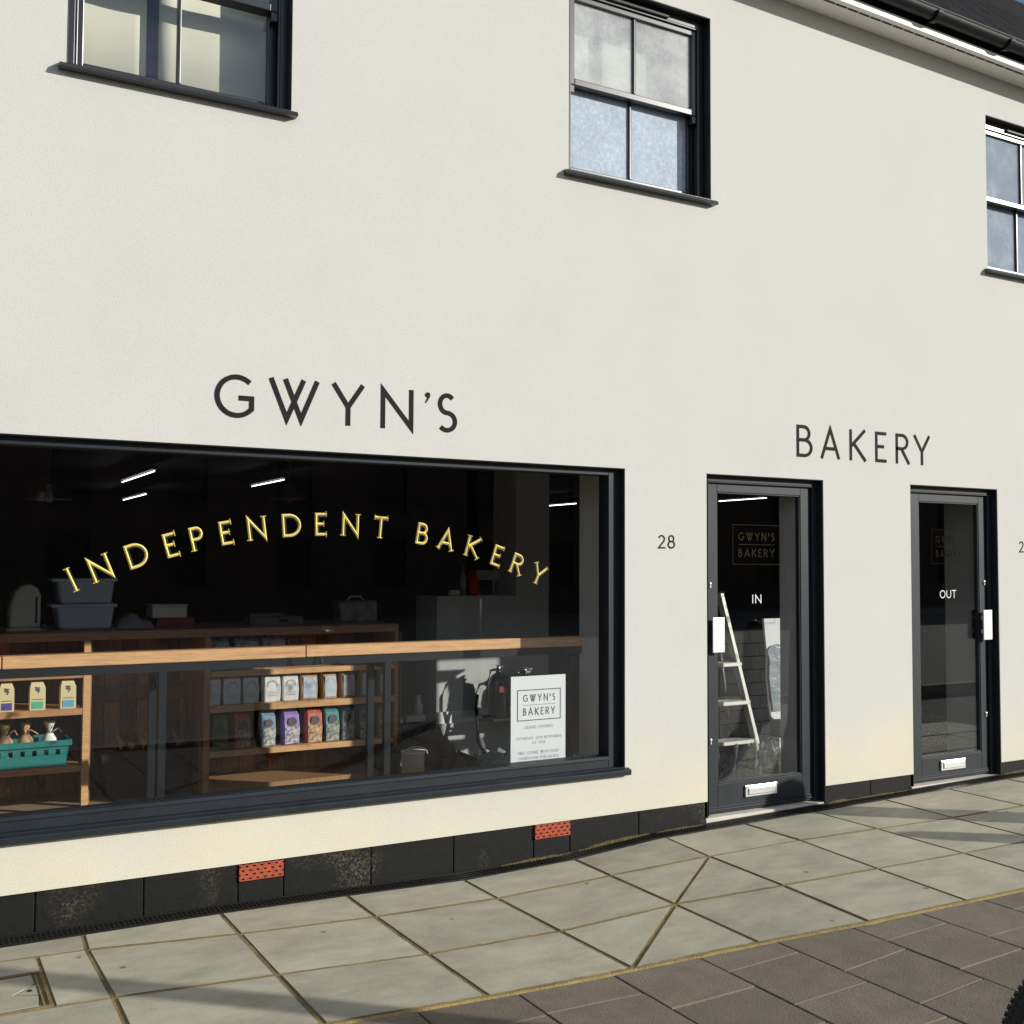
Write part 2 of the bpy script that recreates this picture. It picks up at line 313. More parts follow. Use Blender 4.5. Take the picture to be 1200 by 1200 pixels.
def slab(parent, poly, gap, name, m, zoff=0., th=.035, ch=.0022):
    if area(poly) < 0: poly = poly[::-1]
    a = inset(poly, gap); b = inset(poly, gap+ch)
    dz = random.uniform(-.0012, .0012)+zoff; tx, ty = random.uniform(-.0015, .0015), random.uniform(-.0015, .0015)
    cx = sum(p[0] for p in a)/len(a); cy = sum(p[1] for p in a)/len(a)
    Z = lambda p: gz(p[0])+dz+(p[0]-cx)*tx+(p[1]-cy)*ty
    mb = MB(); n = len(a)
    vs = [(p[0], p[1], Z(p)-th) for p in a]+[(p[0], p[1], Z(p)-ch) for p in a]+[(p[0], p[1], Z(p)) for p in b]
    fs = [tuple(range(2*n, 3*n))]+[(k*n+i, k*n+(i+1) % n, (k+1)*n+(i+1) % n, (k+1)*n+i) for k in (0, 1) for i in range(n)]
    mb.add(vs, fs[:1]); mb.f += [f for f in fs[1:]]; mb.m += [1]*(len(fs)-1); mb.smooth += [False]*(len(fs)-1)
    # origin at slab centre so the grain differs slab to slab
    o = mb.obj(name, [m, M['edge'] if name == 'paving_slab' else m], parent)
    return o
P = lambda i, k: (cols[i][k], rows[i][k])
for i in range(len(cols)-1):
    for k in range(3):
        q = [P(i, k), P(i, k+1), P(i+1, k+1), P(i+1, k)]
        gap = random.uniform(.0075, .0135)
        if i == 7 and k == 1:
            slab(pav, [q[0], q[1], q[3]], gap, "paving_slab", M['slab']); slab(pav, [q[1], q[2], q[3]], gap, "paving_slab", M['slab'])
        elif i == 6 and k == 2:
            slab(pav, [q[0], q[1], q[3]], gap, "paving_slab", M['slab']); slab(pav, [q[1], q[2], q[3]], gap, "paving_slab", M['slab'])
        elif i == 2 and k == 1:
            slab(pav, [(.548, -.30), (.548, -.872), (.75, -.89), (.739, -.312)], .008, "paving_slab", M['slab'])
            slab(pav, [(.13, -.26), (.13, -.465), (.548, -.478), (.548, -.30)], .006, "paving_slab", M['slab'])
        else:
            slab(pav, q, gap, "paving_slab", M['slab'])
# recessed access cover with a slab infill and a lifting notch
acc = thing("access_cover", (.33, -.66, gz(.3)), "recessed access cover with stone infill set in the pavement at the left edge", "access cover")
zz = gz(.33)
m_ = MB()
for (a, b, c, d) in ((.13, .548, -.49, -.478), (.13, .548, -.86, -.848), (.536, .548, -.848, -.49), (.515, .522, -.83, -.505)): m_.box(a, b, c, d, zz-.02, zz+.002)
m_.obj("cover_frame", M['mortar'], acc)
mm_ = MB(); pl = [(.135, -.835), (.5, -.835), (.508, -.74), (.42, -.69), (.508, -.60), (.505, -.505), (.135, -.50)]
mm_.hexa([(x, y, zz-.03) for x, y in pl], [(x, y, zz) for x, y in pl]); mm_.obj("cover_slab", M['slab'], acc)
nm = MB(); pl = [(.512, -.73), (.512, -.61), (.435, -.69)]
nm.hexa([(x, y, zz-.03) for x, y in pl], [(x, y, zz-.001) for x, y in pl]); nm.lathe([(.010, 0), (.007, .003), (0.0001, .003)], (.485, -.672, zz), 10, 1); nm.obj("lifting_notch", [M['slab'], M['dark']], acc)

# sand line between slabs and brown pavers
sb = MB(); vs_ = []; fs_ = []; bx = np.arange(-1.2, 9.0, .06)
for i, x in enumerate(bx):
    j1, j2 = random.uniform(-.006, .006), random.uniform(-.007, .007)
    vs_ += [(x, by(x)+.008+j1, gz(x)-.006), (x, by(x)-.010, gz(x)+.0015+random.uniform(-.002, .002)), (x, by(x)-.028+j2, gz(x)-.007), (x, by(x)-.028+j2, gz(x)-.04)]
for i in range(len(bx)-1):
    a = i*4; b = a+4; fs_ += [(a, a+1, b+1, b), (a+1, a+2, b+2, b+1), (a+2, a+3, b+3, b+2)]
sb.add(vs_, fs_, 0, True); tag(struct(sb.obj("joint_sand", M['kerbsand'])))

# brown pavers
pb = MB(); vs_ = []; fs_ = []
for x in xs_: vs_ += [(x, by(x)-.004, gz(x)-.018), (x, -4.6, gz(x)-.018), (x, -4.6, -.3), (x, by(x)-.004, -.3)]
for i in range(len(xs_)-1):
    a = i*4; b = a+4; fs_ += [(a, a+1, b+1, b), (a+1, a+2, b+2, b+1), (a+2, a+3, b+3, b+2), (a+3, a, b, b+3)]
pb.add(vs_, fs_)
pv = struct(pb.obj("brown_paving", M['paverjoint']))
lines = [-1.15, -.72, -.30, .12, .54, .96, 1.32, 1.70, 2.113, 2.553, 2.968, 3.360, 3.722, 4.112, 4.515, 4.92, 5.32, 5.72, 6.12, 6.52, 6.92, 7.32, 7.72, 8.12, 8.52]
first = {8: -1.769, 9: -1.940, 10: -1.774, 11: -2.022, 12: -1.914, 13: -2.120}
jl = MB()
for i in range(len(lines)-1):
    xa, xb = lines[i], lines[i+1]
    off = first.get(i, -1.78 if i % 2 else -1.95)
    while off < min(by(xa), by(xb))+.0: off += .372
    while off > min(by(xa), by(xb))-.04: off -= .372
    ys = [None, off]
    while ys[-1] > -4.3: ys.append(ys[-1]-.372)
    for k in range(len(ys)-1):
        top = [(xa, by(xa)-.026), (xb, by(xb)-.026)] if k == 0 else [(xa, ys[k]), (xb, ys[k])]
        q = [(xa, ys[k+1]), (xb, ys[k+1]), top[1], top[0]]
        slab(pv, q, random.uniform(.0032, .0048), "paver", M['paver'], zoff=-.001, th=.03, ch=.0025)
        if k:
            p_, q_, ya, yb = xa+.008, xb-.008, ys[k]-.0055, ys[k]+.0055
            jl.hexa([(p_, ya, gz(p_)-.02), (q_, ya, gz(q_)-.02), (q_, yb, gz(q_)-.02), (p_, yb, gz(p_)-.02)], [(p_, ya, gz(p_)-.0045), (q_, ya, gz(q_)-.0045), (q_, yb, gz(q_)-.0045), (p_, yb, gz(p_)-.0045)])
tag(jl.obj("joint_sand", M['joint_light'], pv), kind='stuff')
struct(B(-40, 60, -4.75, -4.6, -.5, -.03).obj("kerb", M['concrete']))

# drainage channel
dr = thing("drain_channel", (3, -.05, 0), "black slotted drainage channel running along the foot of the wall", "drain")
ra = MB(); gr = MB()
seg = np.arange(-1.2, 9.0, .4)
for a, b in zip(seg[:-1], seg[1:]):
    for (y0, y1, t) in ((-.103, -.09, .002), (.004, .014, .004)):
        ra.hexa([(a, y0, gz(a)-.05), (b, y0, gz(b)-.05), (b, y1, gz(b)-.05), (a, y1, gz(a)-.05)], [(a, y0, gz(a)+t), (b, y0, gz(b)+t), (b, y1, gz(b)+t), (a, y1, gz(a)+t)])
    ra.hexa([(a, -.09, gz(a)-.05), (b, -.09, gz(b)-.05), (b, .004, gz(b)-.05), (a, .004, gz(a)-.05)], [(a, -.09, gz(a)-.022), (b, -.09, gz(b)-.022), (b, .004, gz(b)-.022), (a, .004, gz(a)-.022)])
x = -1.18
while x < 8.9:
    z = gz(x); gr.box(x, x+.0085, -.09, .004, z-.02, z+.001); x += .0215
x = -1.2
for y in (-.06, -.028):
    for a, b in zip(seg[:-1], seg[1:]): gr.hexa([(a, y, gz(a)-.02), (b, y, gz(b)-.02), (b, y+.007, gz(b)-.02), (a, y+.007, gz(a)-.02)], [(a, y, gz(a)), (b, y, gz(b)), (b, y+.007, gz(b)), (a, y+.007, gz(a))])
ra.obj("channel", M['drain'], dr); tag(gr.obj("grate", M['drain'], dr), kind='stuff')

# moss and silt along the channel
ms = MB()
for (xa, xb, amp) in ((2.9, 3.35, .012), (3.4, 3.9, .02), (3.95, 4.3, .008), (5.34, 5.55, .02), (5.55, 6.1, .007), (7.1, 7.6, .02)):
    n = int((xb-xa)/.02); vs_ = []; fs_ = []
    for i in range(n+1):
        x = xa+(xb-xa)*i/n; h = .6*amp*math.sin(math.pi*i/n)*random.uniform(.5, 1.3)
        vs_ += [(x, .0145, gz(x)+.001+h), (x, .0035-random.uniform(0, .012)*math.sin(math.pi*i/n), gz(x)+.0045+h*.25), (x, -.006, gz(x)-.005)]
    for i in range(n): fs_ += [(i*3, i*3+1, i*3+4, i*3+3), (i*3+1, i*3+2, i*3+5, i*3+4)]
    ms.add(vs_, fs_, 0, True)
tag(ms.obj("moss", M['moss']), "yellow-green moss and silt gathered along the foot of the plinth", "moss", kind='stuff')

# ------------------------------------------------------------------ building shell
WIN = (.20, 3.722, .405, 2.153); D1 = (4.335, 5.322, -.3, 2.150); D2 = (6.155, 7.09, -.3, 2.154)
UW = [(.615, 1.672, 3.855, 4.98), (3.325, 4.380, 3.862, 5.03), (7.022, 8.075, 3.795, 4.968)]
bld = thing("bakery_building", (3.5, 0, 0), "cream rendered two-storey shop building with black windows, slate roof and dark shopfront", "building")
mb = MB()
holes = [WIN, D1, D2]+UW
xs = [-5, 14]+[h[i] for h in holes for i in (0, 1)]; zs = [.148, 5.42]+[max(h[i], .148) for h in holes for i in (2, 3)]
grid_wall(mb, xs, zs, [(h[0], h[1], max(h[2], 0), h[3]) for h in holes], 0, .30)
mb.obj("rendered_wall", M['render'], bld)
# plinth blocks and air bricks
def plinth(x0, x1, z1=.146, label=None):
    j = .0014; dz = random.uniform(-.005, .002)
    o = B(x0+j, x1-j, .014+random.uniform(0, .002), .20, -.35, z1+dz).obj("plinth_block", M['plinth'], bld, .006, 2)
ends = [(-1.2, -.76), (-.76, -.32), (-.32, .13), (.13, .57), (.57, 1.03), (1.03, 1.467), (1.692, 2.15), (2.15, 2.62), (2.62, 3.114), (3.352, 3.83), (3.83, 4.333), (5.325, 5.75), (5.75, 6.152), (7.093, 7.55), (7.55, 8.0), (8., 8.45), (8.45, 9.)]
for a, b in ends: plinth(a, b)
plinth(1.467, 1.692, .061); plinth(3.114, 3.352, .063)
B(-1.2, 4.333, .06, .2, -.35, .140).obj("plinth_backing", M['dark'], bld)
def airbrick(x0, x1, z0, z1):
    m = MB(); m.box(x0, x1, .030, .10, z0, z1, 1)
    nr = 4; h = (z1-z0)/nr
    for k in range(nr+1):
        zc = z0+k*h; m.box(x0, x1, .002, .032, max(z0, zc-.0056), min(z1, zc+.0056))
    for k in range(nr):
        nb = 6; off = (.5 if k % 2 else 0)
        for b in range(nb+1):
            xc = x0+(b+off)*(x1-x0)/nb
            if xc > x1: continue
            m.box(max(x0, xc-.011), min(x1, xc+.011), .0035, .031, z0+k*h, z0+(k+1)*h)
    o = m.obj("air_brick", [M['airbrick'], mat("brick_slot_red", (.16, .03, .016), .9)], bld); tag(o, "orange-red clay air brick with slots")
airbrick(1.470, 1.688, .064, .141); airbrick(3.118, 3.347, .066, .144)
# eaves: soffit, lip, fascia, gutter, brackets, roof
def ramp(mb, x0, x1, y0, y1, z0, z1, mi=0):
    mb.hexa([(x0,y0,z0+ez(x0)),(x1,y0,z0+ez(x1)),(x1,y1,z0+ez(x1)),(x0,y1,z0+ez(x0))], [(x0,y0,z1+ez(x0)),(x1,y0,z1+ez(x1)),(x1,y1,z1+ez(x1)),(x0,y1,z1+ez(x0))], mi)
EZ = 5.304
m = MB(); ramp(m, -5, 14, -.195, -.002, EZ, EZ+.012); m.obj("soffit", M['soffit'], bld)
m = MB(); ramp(m, -5, 14, -.212, -.195, EZ-.010, EZ+.034); m.obj("soffit_trim", M['pvc'], bld)
m = MB(); ramp(m, -5, 14, -.205, -.18, EZ+.036, EZ+.17); m.obj("fascia", M['gutter'], bld)
m = MB(); x = 2.3
while x < 10: ramp(m, x, x+.098, -.158, -.140, EZ-.0015, EZ+.004); x += .108
tag(m.obj("soffit_vent", M['brown'], bld), "row of narrow ventilation slots")
gy, gzz, gr_ = -.268, .112, .056
prof = [(gy+gr_*math.cos(math.radians(a)), gzz+gr_*math.sin(math.radians(a))) for a in range(0, -181, -15)]
prof += [(gy-gr_-.006, gzz+.004), (gy-gr_-.002, gzz+.010), (gy-gr_+.005, gzz+.004)]+[(gy+(gr_-.004)*math.cos(math.radians(a)), gzz+(gr_-.004)*math.sin(math.radians(a))) for a in range(-170, -9, 20)]+[(gy+gr_-.004, gzz+.006), (gy+gr_, gzz+.006)]
m = MB()
x0, x1 = -5, 14; n = len(prof)
m.add([(x0, y, EZ+z+ez(x0)) for y, z in prof]+[(x1, y, EZ+z+ez(x1)) for y, z in prof], [(i, n+i, n+(i+1) % n, (i+1) % n) for i in range(n)], 0, True)
m.obj("gutter", M['gutter'], bld)
for x in (3.76, 4.55, 5.34, 6.13, 6.90, 7.68, 8.5):
    m = MB(); e_ = EZ+ez(x); ag = range(-20, -171, -15); pr_ = [(-.268+.060*math.cos(math.radians(a)), e_+.112+.060*math.sin(math.radians(a))) for a in ag]; po_ = [(-.268+.072*math.cos(math.radians(a)), e_+.112+.072*math.sin(math.radians(a))) for a in ag]
    for k in range(len(pr_)-1): m.hexa([(x-.022, *po_[k]), (x+.022, *po_[k]), (x+.022, *po_[k+1]), (x-.022, *po_[k+1])], [(x-.022, *pr_[k]), (x+.022, *pr_[k]), (x+.022, *pr_[k+1]), (x-.022, *pr_[k+1])])
    m.obj("gutter_bracket", M['gutter'], bld)
# slates
sl_ = MB(); y, z = -.27, EZ+.14; p = .9; k = 0; ln = math.hypot(1, p)
while y < 2.45:
    dy = .165; x = -5+(k % 2)*.15
    while x < 14:
        t = random.uniform(.006, .010); e = ez(x)
        sl_.hexa([(x+.002, y, z+e), (x+.298, y, z+e), (x+.298, y+dy+.05, z+(dy+.05)*p+e), (x+.002, y+dy+.05, z+(dy+.05)*p+e)],
                 [(x+.002, y-.004, z+t+.006+e), (x+.298, y-.004, z+t+.006+e), (x+.298, y+dy+.05, z+(dy+.05)*p+.002+e), (x+.002, y+dy+.05, z+(dy+.05)*p+.002+e)]); x += .30
    y += dy; z += dy*p; k += 1
tag(sl_.obj("roof_slate", M['slate'], bld), kind='stuff')
m = MB(); ramp(m, -5, 14, 2.42, 2.62, EZ+.14+2.42*p+.27*p-.12, EZ+.14+2.62*p+.27*p); m.obj("ridge", M['slate'], bld)
m = MB(); m.hexa([(-5, -.17, EZ+.18+ez(-5)), (14, -.17, EZ+.18+ez(14)), (14, 5.2, EZ+.18+ez(14)), (-5, 5.2, EZ+.18+ez(-5))], [(-5, 2.5, EZ+2.4+ez(-5)), (14, 2.5, EZ+2.4+ez(14)), (14, 2.55, EZ+2.4+ez(14)), (-5, 2.55, EZ+2.4+ez(-5))]); m.obj("roof_structure", M['slate'], bld)
# rear shell so that daylight only enters by the openings
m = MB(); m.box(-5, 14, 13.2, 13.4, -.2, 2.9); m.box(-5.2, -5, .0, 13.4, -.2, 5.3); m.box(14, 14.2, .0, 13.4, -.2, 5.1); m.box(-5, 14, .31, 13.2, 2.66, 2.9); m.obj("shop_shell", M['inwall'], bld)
m = MB(); m.box(-5, 14, 4.8, 5.0, 2.9, 5.28); m.box(2.35, 2.45, .31, 4.8, 2.9, 5.2); m.box(5.6, 5.7, .31, 4.8, 2.9, 5.2); m.box(-5, 14, .31, 4.8, 5.24, 5.30); m.box(-5, 14, .31, 4.8, 2.901, 2.93); m.obj("upper_rooms", M['room'], bld)
struct(B(-5, 14, .31, 13.2, -.3, .04).obj("shop_floor", M['infloor']))
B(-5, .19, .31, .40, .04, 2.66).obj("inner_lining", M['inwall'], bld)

# ------------------------------------------------------------------ upper sash windows
def sash_window(x0, x1, z0, z1, film=False, clear='glass'):
    f = MB()
    for (a, b, c, d) in ((x0, x0+.006, z0, z1), (x1-.006, x1, z0, z1)): f.box(a, b, .004, .065, c, d, 1)
    f.box(x0+.006, x1-.006, .004, .065, z1-.006, z1, 1)
    f.box(x0, x0+.042, .065, .19, z0, z1); f.box(x1-.042, x1, .065, .19, z0, z1)
    f.box(x0+.042, x1-.042, .065, .19, z1-.055, z1)
    f.box(x0+.042, x0+.054, .062, .074, z0, z1-.055); f.box(x1-.054, x1-.042, .062, .074, z0, z1-.055); f.box(x0+.054, x1-.054, .0625, .074, z1-.067, z1-.055)
    win = f.obj("sash_window", [M['sash'], M['lining']], bld, .004, 2)
    s = MB(); s.hexa([(x0-.034, -.052, z0-.032), (x1+.022, -.052, z0-.032), (x1+.022, .0, z0-.032), (x0-.034, .0, z0-.032)], [(x0-.034, -.042, z0-.009), (x1+.022, -.042, z0-.009), (x1+.022, -.002, z0+.002), (x0-.034, -.002, z0+.002)])
    s.box(x0+.002, x1-.002, -.0015, .19, z0-.028, z0+.012); s.obj("sill", M['sash'], win, .003)
    zm = z0+(z1-z0)*.49; a, b = x0+.044, x1-.044
    def sash(y0, y1, za, zb, bot, top, horn, name):
        m = MB(); st = .044; xm = (a+b)/2
        m.box(a, a+st, y0, y1, za, zb); m.box(b-st, b, y0, y1, za, zb)
        m.box(a+st, b-st, y0, y1, za, za+bot); m.box(a+st, b-st, y0, y1, zb-top, zb)
        m.box(xm-.009, xm+.009, y0+.004, y1-.004, za+bot, zb-top)
        if horn:
            for (p, q) in ((a, a+st), (b-st, b)): m.hexa([(p, y0, za-.05), (q, y0, za-.05), (q, y0+.028, za-.05), (p, y0+.028, za-.05)], [(p, y0, za), (q, y0, za), (q, y1, za), (p, y1, za)])
        m.obj(name, M['sash'], win, .005, 2)
        for (p, q) in ((a+st-.004, xm-.006), (xm+.006, b-st+.004)):
            yc = (y0+y1)/2
            B(p, q, yc-.003, yc+.003, za+bot-.004, zb-top+.004).obj("pane", M['film'] if (film and not horn) else (M['cloudglass'] if film else M[clear]), win)
    sash(.076, .118, zm-.018, z1-.056, .04, .045, True, "upper_sash")
    sash(.122, .166, z0+.013, zm+.03, .065, .042, False, "lower_sash")
    v = MB(); xm = (x0+x1)/2; v.box(xm-.21, xm+.24, .045, .066, z1-.050, z1-.030); v.obj("trickle_vent", M['lining'], win, .006, 2)
    return win
sash_window(*UW[0]); sash_window(*UW[1], film=True); sash_window(*UW[2], clear='skyglass')
def blind(x0, x1, z0, z1, label):
    t = thing("window_blind", ((x0+x1)/2, .27, z0), label, "blind", "cream blinds behind the upper windows")
    m = MB(); n = 10; vs_ = []; fs_ = []
    for i in range(n+1):
        x = x0+(x1-x0)*i/n; yy = .27+.003*math.sin(i*1.1)
        vs_ += [(x, yy, z0), (x, yy, z1)]
    fs_ = [(2*i, 2*i+2, 2*i+3, 2*i+1) for i in range(n)]
    m.add(vs_, fs_, 0, True); o = m.obj("fabric", M['blind'], t); sm = o.modifiers.new("thick", 'SOLIDIFY'); sm.thickness = .003
    MB().tube([(x0, .275, z1), (x1, .275, z1)], .018, 10).obj("roller", M['pvc'], t)
    B(x0, x1, .264, .278, z0-.012, z0).obj("bottom_bar", M['pvc'], t)
blind(.40, 1.012, 3.80, 5.06, "cream blind left of the gap behind the left upper window")
blind(1.072, 1.76, 3.80, 5.06, "cream blind right of the gap behind the left upper window")
blind(3.20, 3.675, 4.25, 5.10, "cream blind left of the gap behind the middle upper window")
blind(3.735, 4.16, 4.25, 5.10, "cream blind right of the gap behind the middle upper window")

# ------------------------------------------------------------------ shop window
x0, x1, z0, z1 = WIN
f = MB()
f.box(x0, x0+.006, .003, .046, z0, z1, 1); f.box(x1-.006, x1, .003, .046, z0, z1, 1); f.box(x0+.006, x1-.006, .003, .046, z1-.006, z1, 1)
f.box(x0, x0+.085, .046, .15, z0, z1); f.box(x1-.085, x1, .046, .15, z0, z1); f.box(x0+.085, x1-.085, .046, .15, z1-.042, z1); f.box(x0+.085, x1-.085, .046, .15, z0, z0+.066)
f.box(x0+.085, x1-.085, .040, .047, z0+.048, z0+.060)
sw = f.obj("shop_window", [M['frame'], M['lining']], bld, .004, 2)
B(x0+.08, x1-.08, .098, .106, z0+.06, z1-.038).obj("pane", M['shopglass'], sw)
s = MB(); s.hexa([(x0-.02, -.035, z0-.036), (x1+.022, -.035, z0-.036), (x1+.022, .0, z0-.036), (x0-.02, .0, z0-.036)], [(x0-.02, -.038, z0-.006), (x1+.022, -.038, z0-.006), (x1+.022, -.002, z0+.004), (x0-.02, -.002, z0+.004)])
s.box(x0+.001, x1-.001, -.002, .15, z0-.03, z0+.006); s.obj("sill", M['frame'], sw, .003)
B(3.690, 3.724, .16, .44, .04, 2.66).obj("window_reveal", M['reveal'], bld); B(.18, .2, .16, .44, .04, 2.66).obj("window_reveal", M['reveal'], bld)

# ------------------------------------------------------------------ doors
def door(x0, x1, z1, gl, gr, zt, side, lp):
    f = MB()
    f.box(x0, x0+.006, .003, .05, zt, z1, 1); f.box(x1-.006, x1, .003, .05, zt, z1, 1); f.box(x0+.006, x1-.006, .003, .05, z1-.006, z1, 1)
    f.box(x0, x0+.046, .05, .14, zt, z1); f.box(x1-.046, x1, .05, .14, zt, z1); f.box(x0+.046, x1-.046, .05, .14, z1-.042, z1)
    f.box(x0+.046, x0+.054, .046, .062, zt, z1-.042); f.box(x1-.054, x1-.046, .046, .062, zt, z1-.042); f.box(x0+.054, x1-.054, .0465, .062, z1-.050, z1-.042)
    fr = f.obj("door_frame", [M['frame'], M['lining']], bld, .003, 2)
    s = MB(); s.hexa([(x0, .016, zt-.06), (x1, .016, zt-.06), (x1, .16, zt-.06), (x0, .16, zt-.06)], [(x0, .016, zt-.004), (x1, .016, zt-.004), (x1, .16, zt+.001), (x0, .16, zt+.001)])
    s.obj("threshold", mat("pale_threshold", (.62, .58, .50), .6, var=.12, vscale=12), bld, .003)
    a, b = x0+.050, x1-.050; zb = .228; ztp = 2.045
    m = MB(); m.box(a, gl, .066, .112, zt+.006, z1-.046); m.box(gr, b, .066, .112, zt+.006, z1-.046); m.box(gl, gr, .066, .112, zt+.006, zb); m.box(gl, gr, .066, .112, ztp, z1-.046)
    for (p, q, r, s_) in ((gl, gl+.009, zb, ztp), (gr-.009, gr, zb, ztp), (gl+.009, gr-.009, zb, zb+.009), (gl+.009, gr-.009, ztp-.009, ztp)): m.box(p, q, .071, .105, r, s_)
    m.box(a, b, .058, .0655, zt+.02, zt+.032); m.box(a+.002, b-.002, .060, .0655, zt+.040, zt+.046)
    d = m.obj("door", M['frame'], bld, .003, 2)
    B(gl+.004, gr-.004, .086, .092, zb+.004, ztp-.004).obj("pane", M['shopglass'], d)
    l = MB(); l.box(lp[0], lp[1], .053, .066, .128, .200); l.box(lp[0]+.022, lp[1]-.022, .046, .0535, .142, .186); l.obj("letter_plate", M['chrome'], d, .004, 2)
    px = a+.012 if side < 0 else b-.098
    h = MB(); h.box(px, px+.095, .018, .026, 1.045, 1.262); h.box(px+.03, px+.06, .026, .066, 1.09, 1.12); h.box(px+.03, px+.06, .026, .066, 1.19, 1.22)
    h.obj("pull_plate", mat("satin_pull_plate", (.82, .82, .80), .35, metal=.35), d, .003, 2)
    B(px, px+.095, .116, .122, 1.045, 1.262).obj("inner_push_plate", M['lining'], d)
    for zc in (1.47, .505):
        xx = a+.028 if side < 0 else b-.03
        k = MB(); k.lathe([(.0001, -.010), (.009, -.010), (.011, 0)], (xx, .066, zc), 12, 0, 'y'); k.box(xx-.005, xx+.005, .058, .066, zc-.026, zc-.006); k.obj("lock_cylinder", M['chrome'], d)
    return d
door(D1[0], D1[1], D1[3], 4.472, 5.180, .045, -1, (4.685, 4.950))
door(D2[0], D2[1], D2[3], 6.318, 6.960, .060, 1, (6.505, 6.765))

# ------------------------------------------------------------------ stroke lettering
def arc(cx, cy, rx, ry, a0, a1, n=18): return [(cx+rx*math.cos(math.radians(a0+(a1-a0)*i/n)), cy+ry*math.sin(math.radians(a0+(a1-a0)*i/n))) for i in range(n+1)]
GL = {
 'A': [[(0,0),(.5,1),(1,0)], [(.19,.30),(.81,.30)]],
 'B': [[(0,0),(0,1),(.45,1)]+arc(.45,.77,.40,.23,90,-90)+[(0,.54)], [(0,.54),(.5,.54)]+arc(.5,.27,.5,.27,90,-90)+[(0,0)]],
 'C': [arc(.62,.5,.62,.5,48,312,26)],
 'D': [[(0,0),(0,1),(.35,1)]+arc(.35,.5,.65,.5,90,-90,22)+[(0,0)]],
 'E': [[(1,1),(0,1),(0,0),(1,0)], [(0,.52),(.85,.52)]],
 'F': [[(1,1),(0,1),(0,0)], [(0,.52),(.85,.52)]],
 'G': [arc(.56,.5,.56,.5,47,318,28)+[(1,.18),(1,.46),(.62,.46)]],
 'H': [[(0,0),(0,1)], [(1,0),(1,1)], [(0,.52),(1,.52)]],
 'I': [[(.5,0),(.5,1)]],
 'K': [[(0,0),(0,1)], [(.95,1),(.06,.47)], [(.22,.56),(1,0)]],
 'M': [[(0,0),(.12,1),(.5,.15),(.88,1),(1,0)]],
 'N': [[(0,0),(0,1),(1,0),(1,1)]],
 'O': [arc(.5,.5,.5,.5,0,360,32)],
 'P': [[(0,0),(0,1),(.5,1)]+arc(.5,.74,.5,.26,90,-90)+[(0,.48)]],
 'R': [[(0,0),(0,1),(.45,1)]+arc(.45,.75,.47,.25,90,-90)+[(0,.5)], [(.40,.5),(1,0)]],
 'S': [arc(.5,.75,.43,.25,40,270,16)[0:]+arc(.5,.25,.5,.25,90,-140,18)[1:]],
 'T': [[(0,1),(1,1)], [(.5,0),(.5,1)]],
 'U': [[(0,1),(0,.45)]+arc(.5,.42,.5,.42,180,360,18)+[(1,1)]],
 'V': [[(0,1),(.5,0),(1,1)]],
 'W': [[(0,1),(.335,0),(.69,1)], [(.32,1),(.66,0),(1,1)]],
 'Y': [[(0,1),(.5,.44),(1,1)], [(.5,.44),(.5,0)]],
 "'": [[(.7,1),(.8,.82),(.2,.60)]],
 '1': [[(.15,.8),(.5,1),(.5,0)]], '!': [[(.5,1),(.5,.25)], [(.5,.06),(.5,0)]],
 '2': [arc(.48,.72,.46,.28,165,-35,14)+[(0,0),(1,0)]],
 '6': [[(.72,1),(.08,.42)]+arc(.5,.3,.48,.3,165,525,26)],
 '8': [arc(.5,.76,.40,.24,0,360,24), arc(.5,.27,.5,.27,0,360,26)],
 '9': [arc(.5,.7,.48,.3,-15,345,26)+[(.3,0)]],
}
WID = dict(A=.85, B=.58, C=.82, D=.80, E=.52, F=.5, G=.9, H=.75, I=.12, K=.68, M=.95, N=.78, O=.98, P=.55, R=.62, S=.52, T=.62, U=.72, V=.82, W=1.12, Y=.75)
WID.update({"'": .14, '1': .3, '2': .5, '6': .55, '8': .55, '9': .55, ' ': .35, '!': .12})
def ribbon(pts, hw, closed):
    P_ = [Vector(p) for p in pts]; n = len(P_); Lp, Rp = [], []
    for i in range(n):
        a = P_[i-1] if (i or closed) else None; b = P_[(i+1) % n] if (i < n-1 or closed) else None
        d1 = (P_[i]-a).normalized() if a is not None and (P_[i]-a).length > 1e-9 else None; d2 = (b-P_[i]).normalized() if b is not None and (b-P_[i]).length > 1e-9 else None
        d1 = d1 or d2; d2 = d2 or d1
        n1 = Vector((-d1.y, d1.x)); n2 = Vector((-d2.y, d2.x)); k = max(1+n1.dot(n2), .18); o = (n1+n2)*(hw/k)
        Lp.append(P_[i]+o); Rp.append(P_[i]-o)
    return Lp, Rp
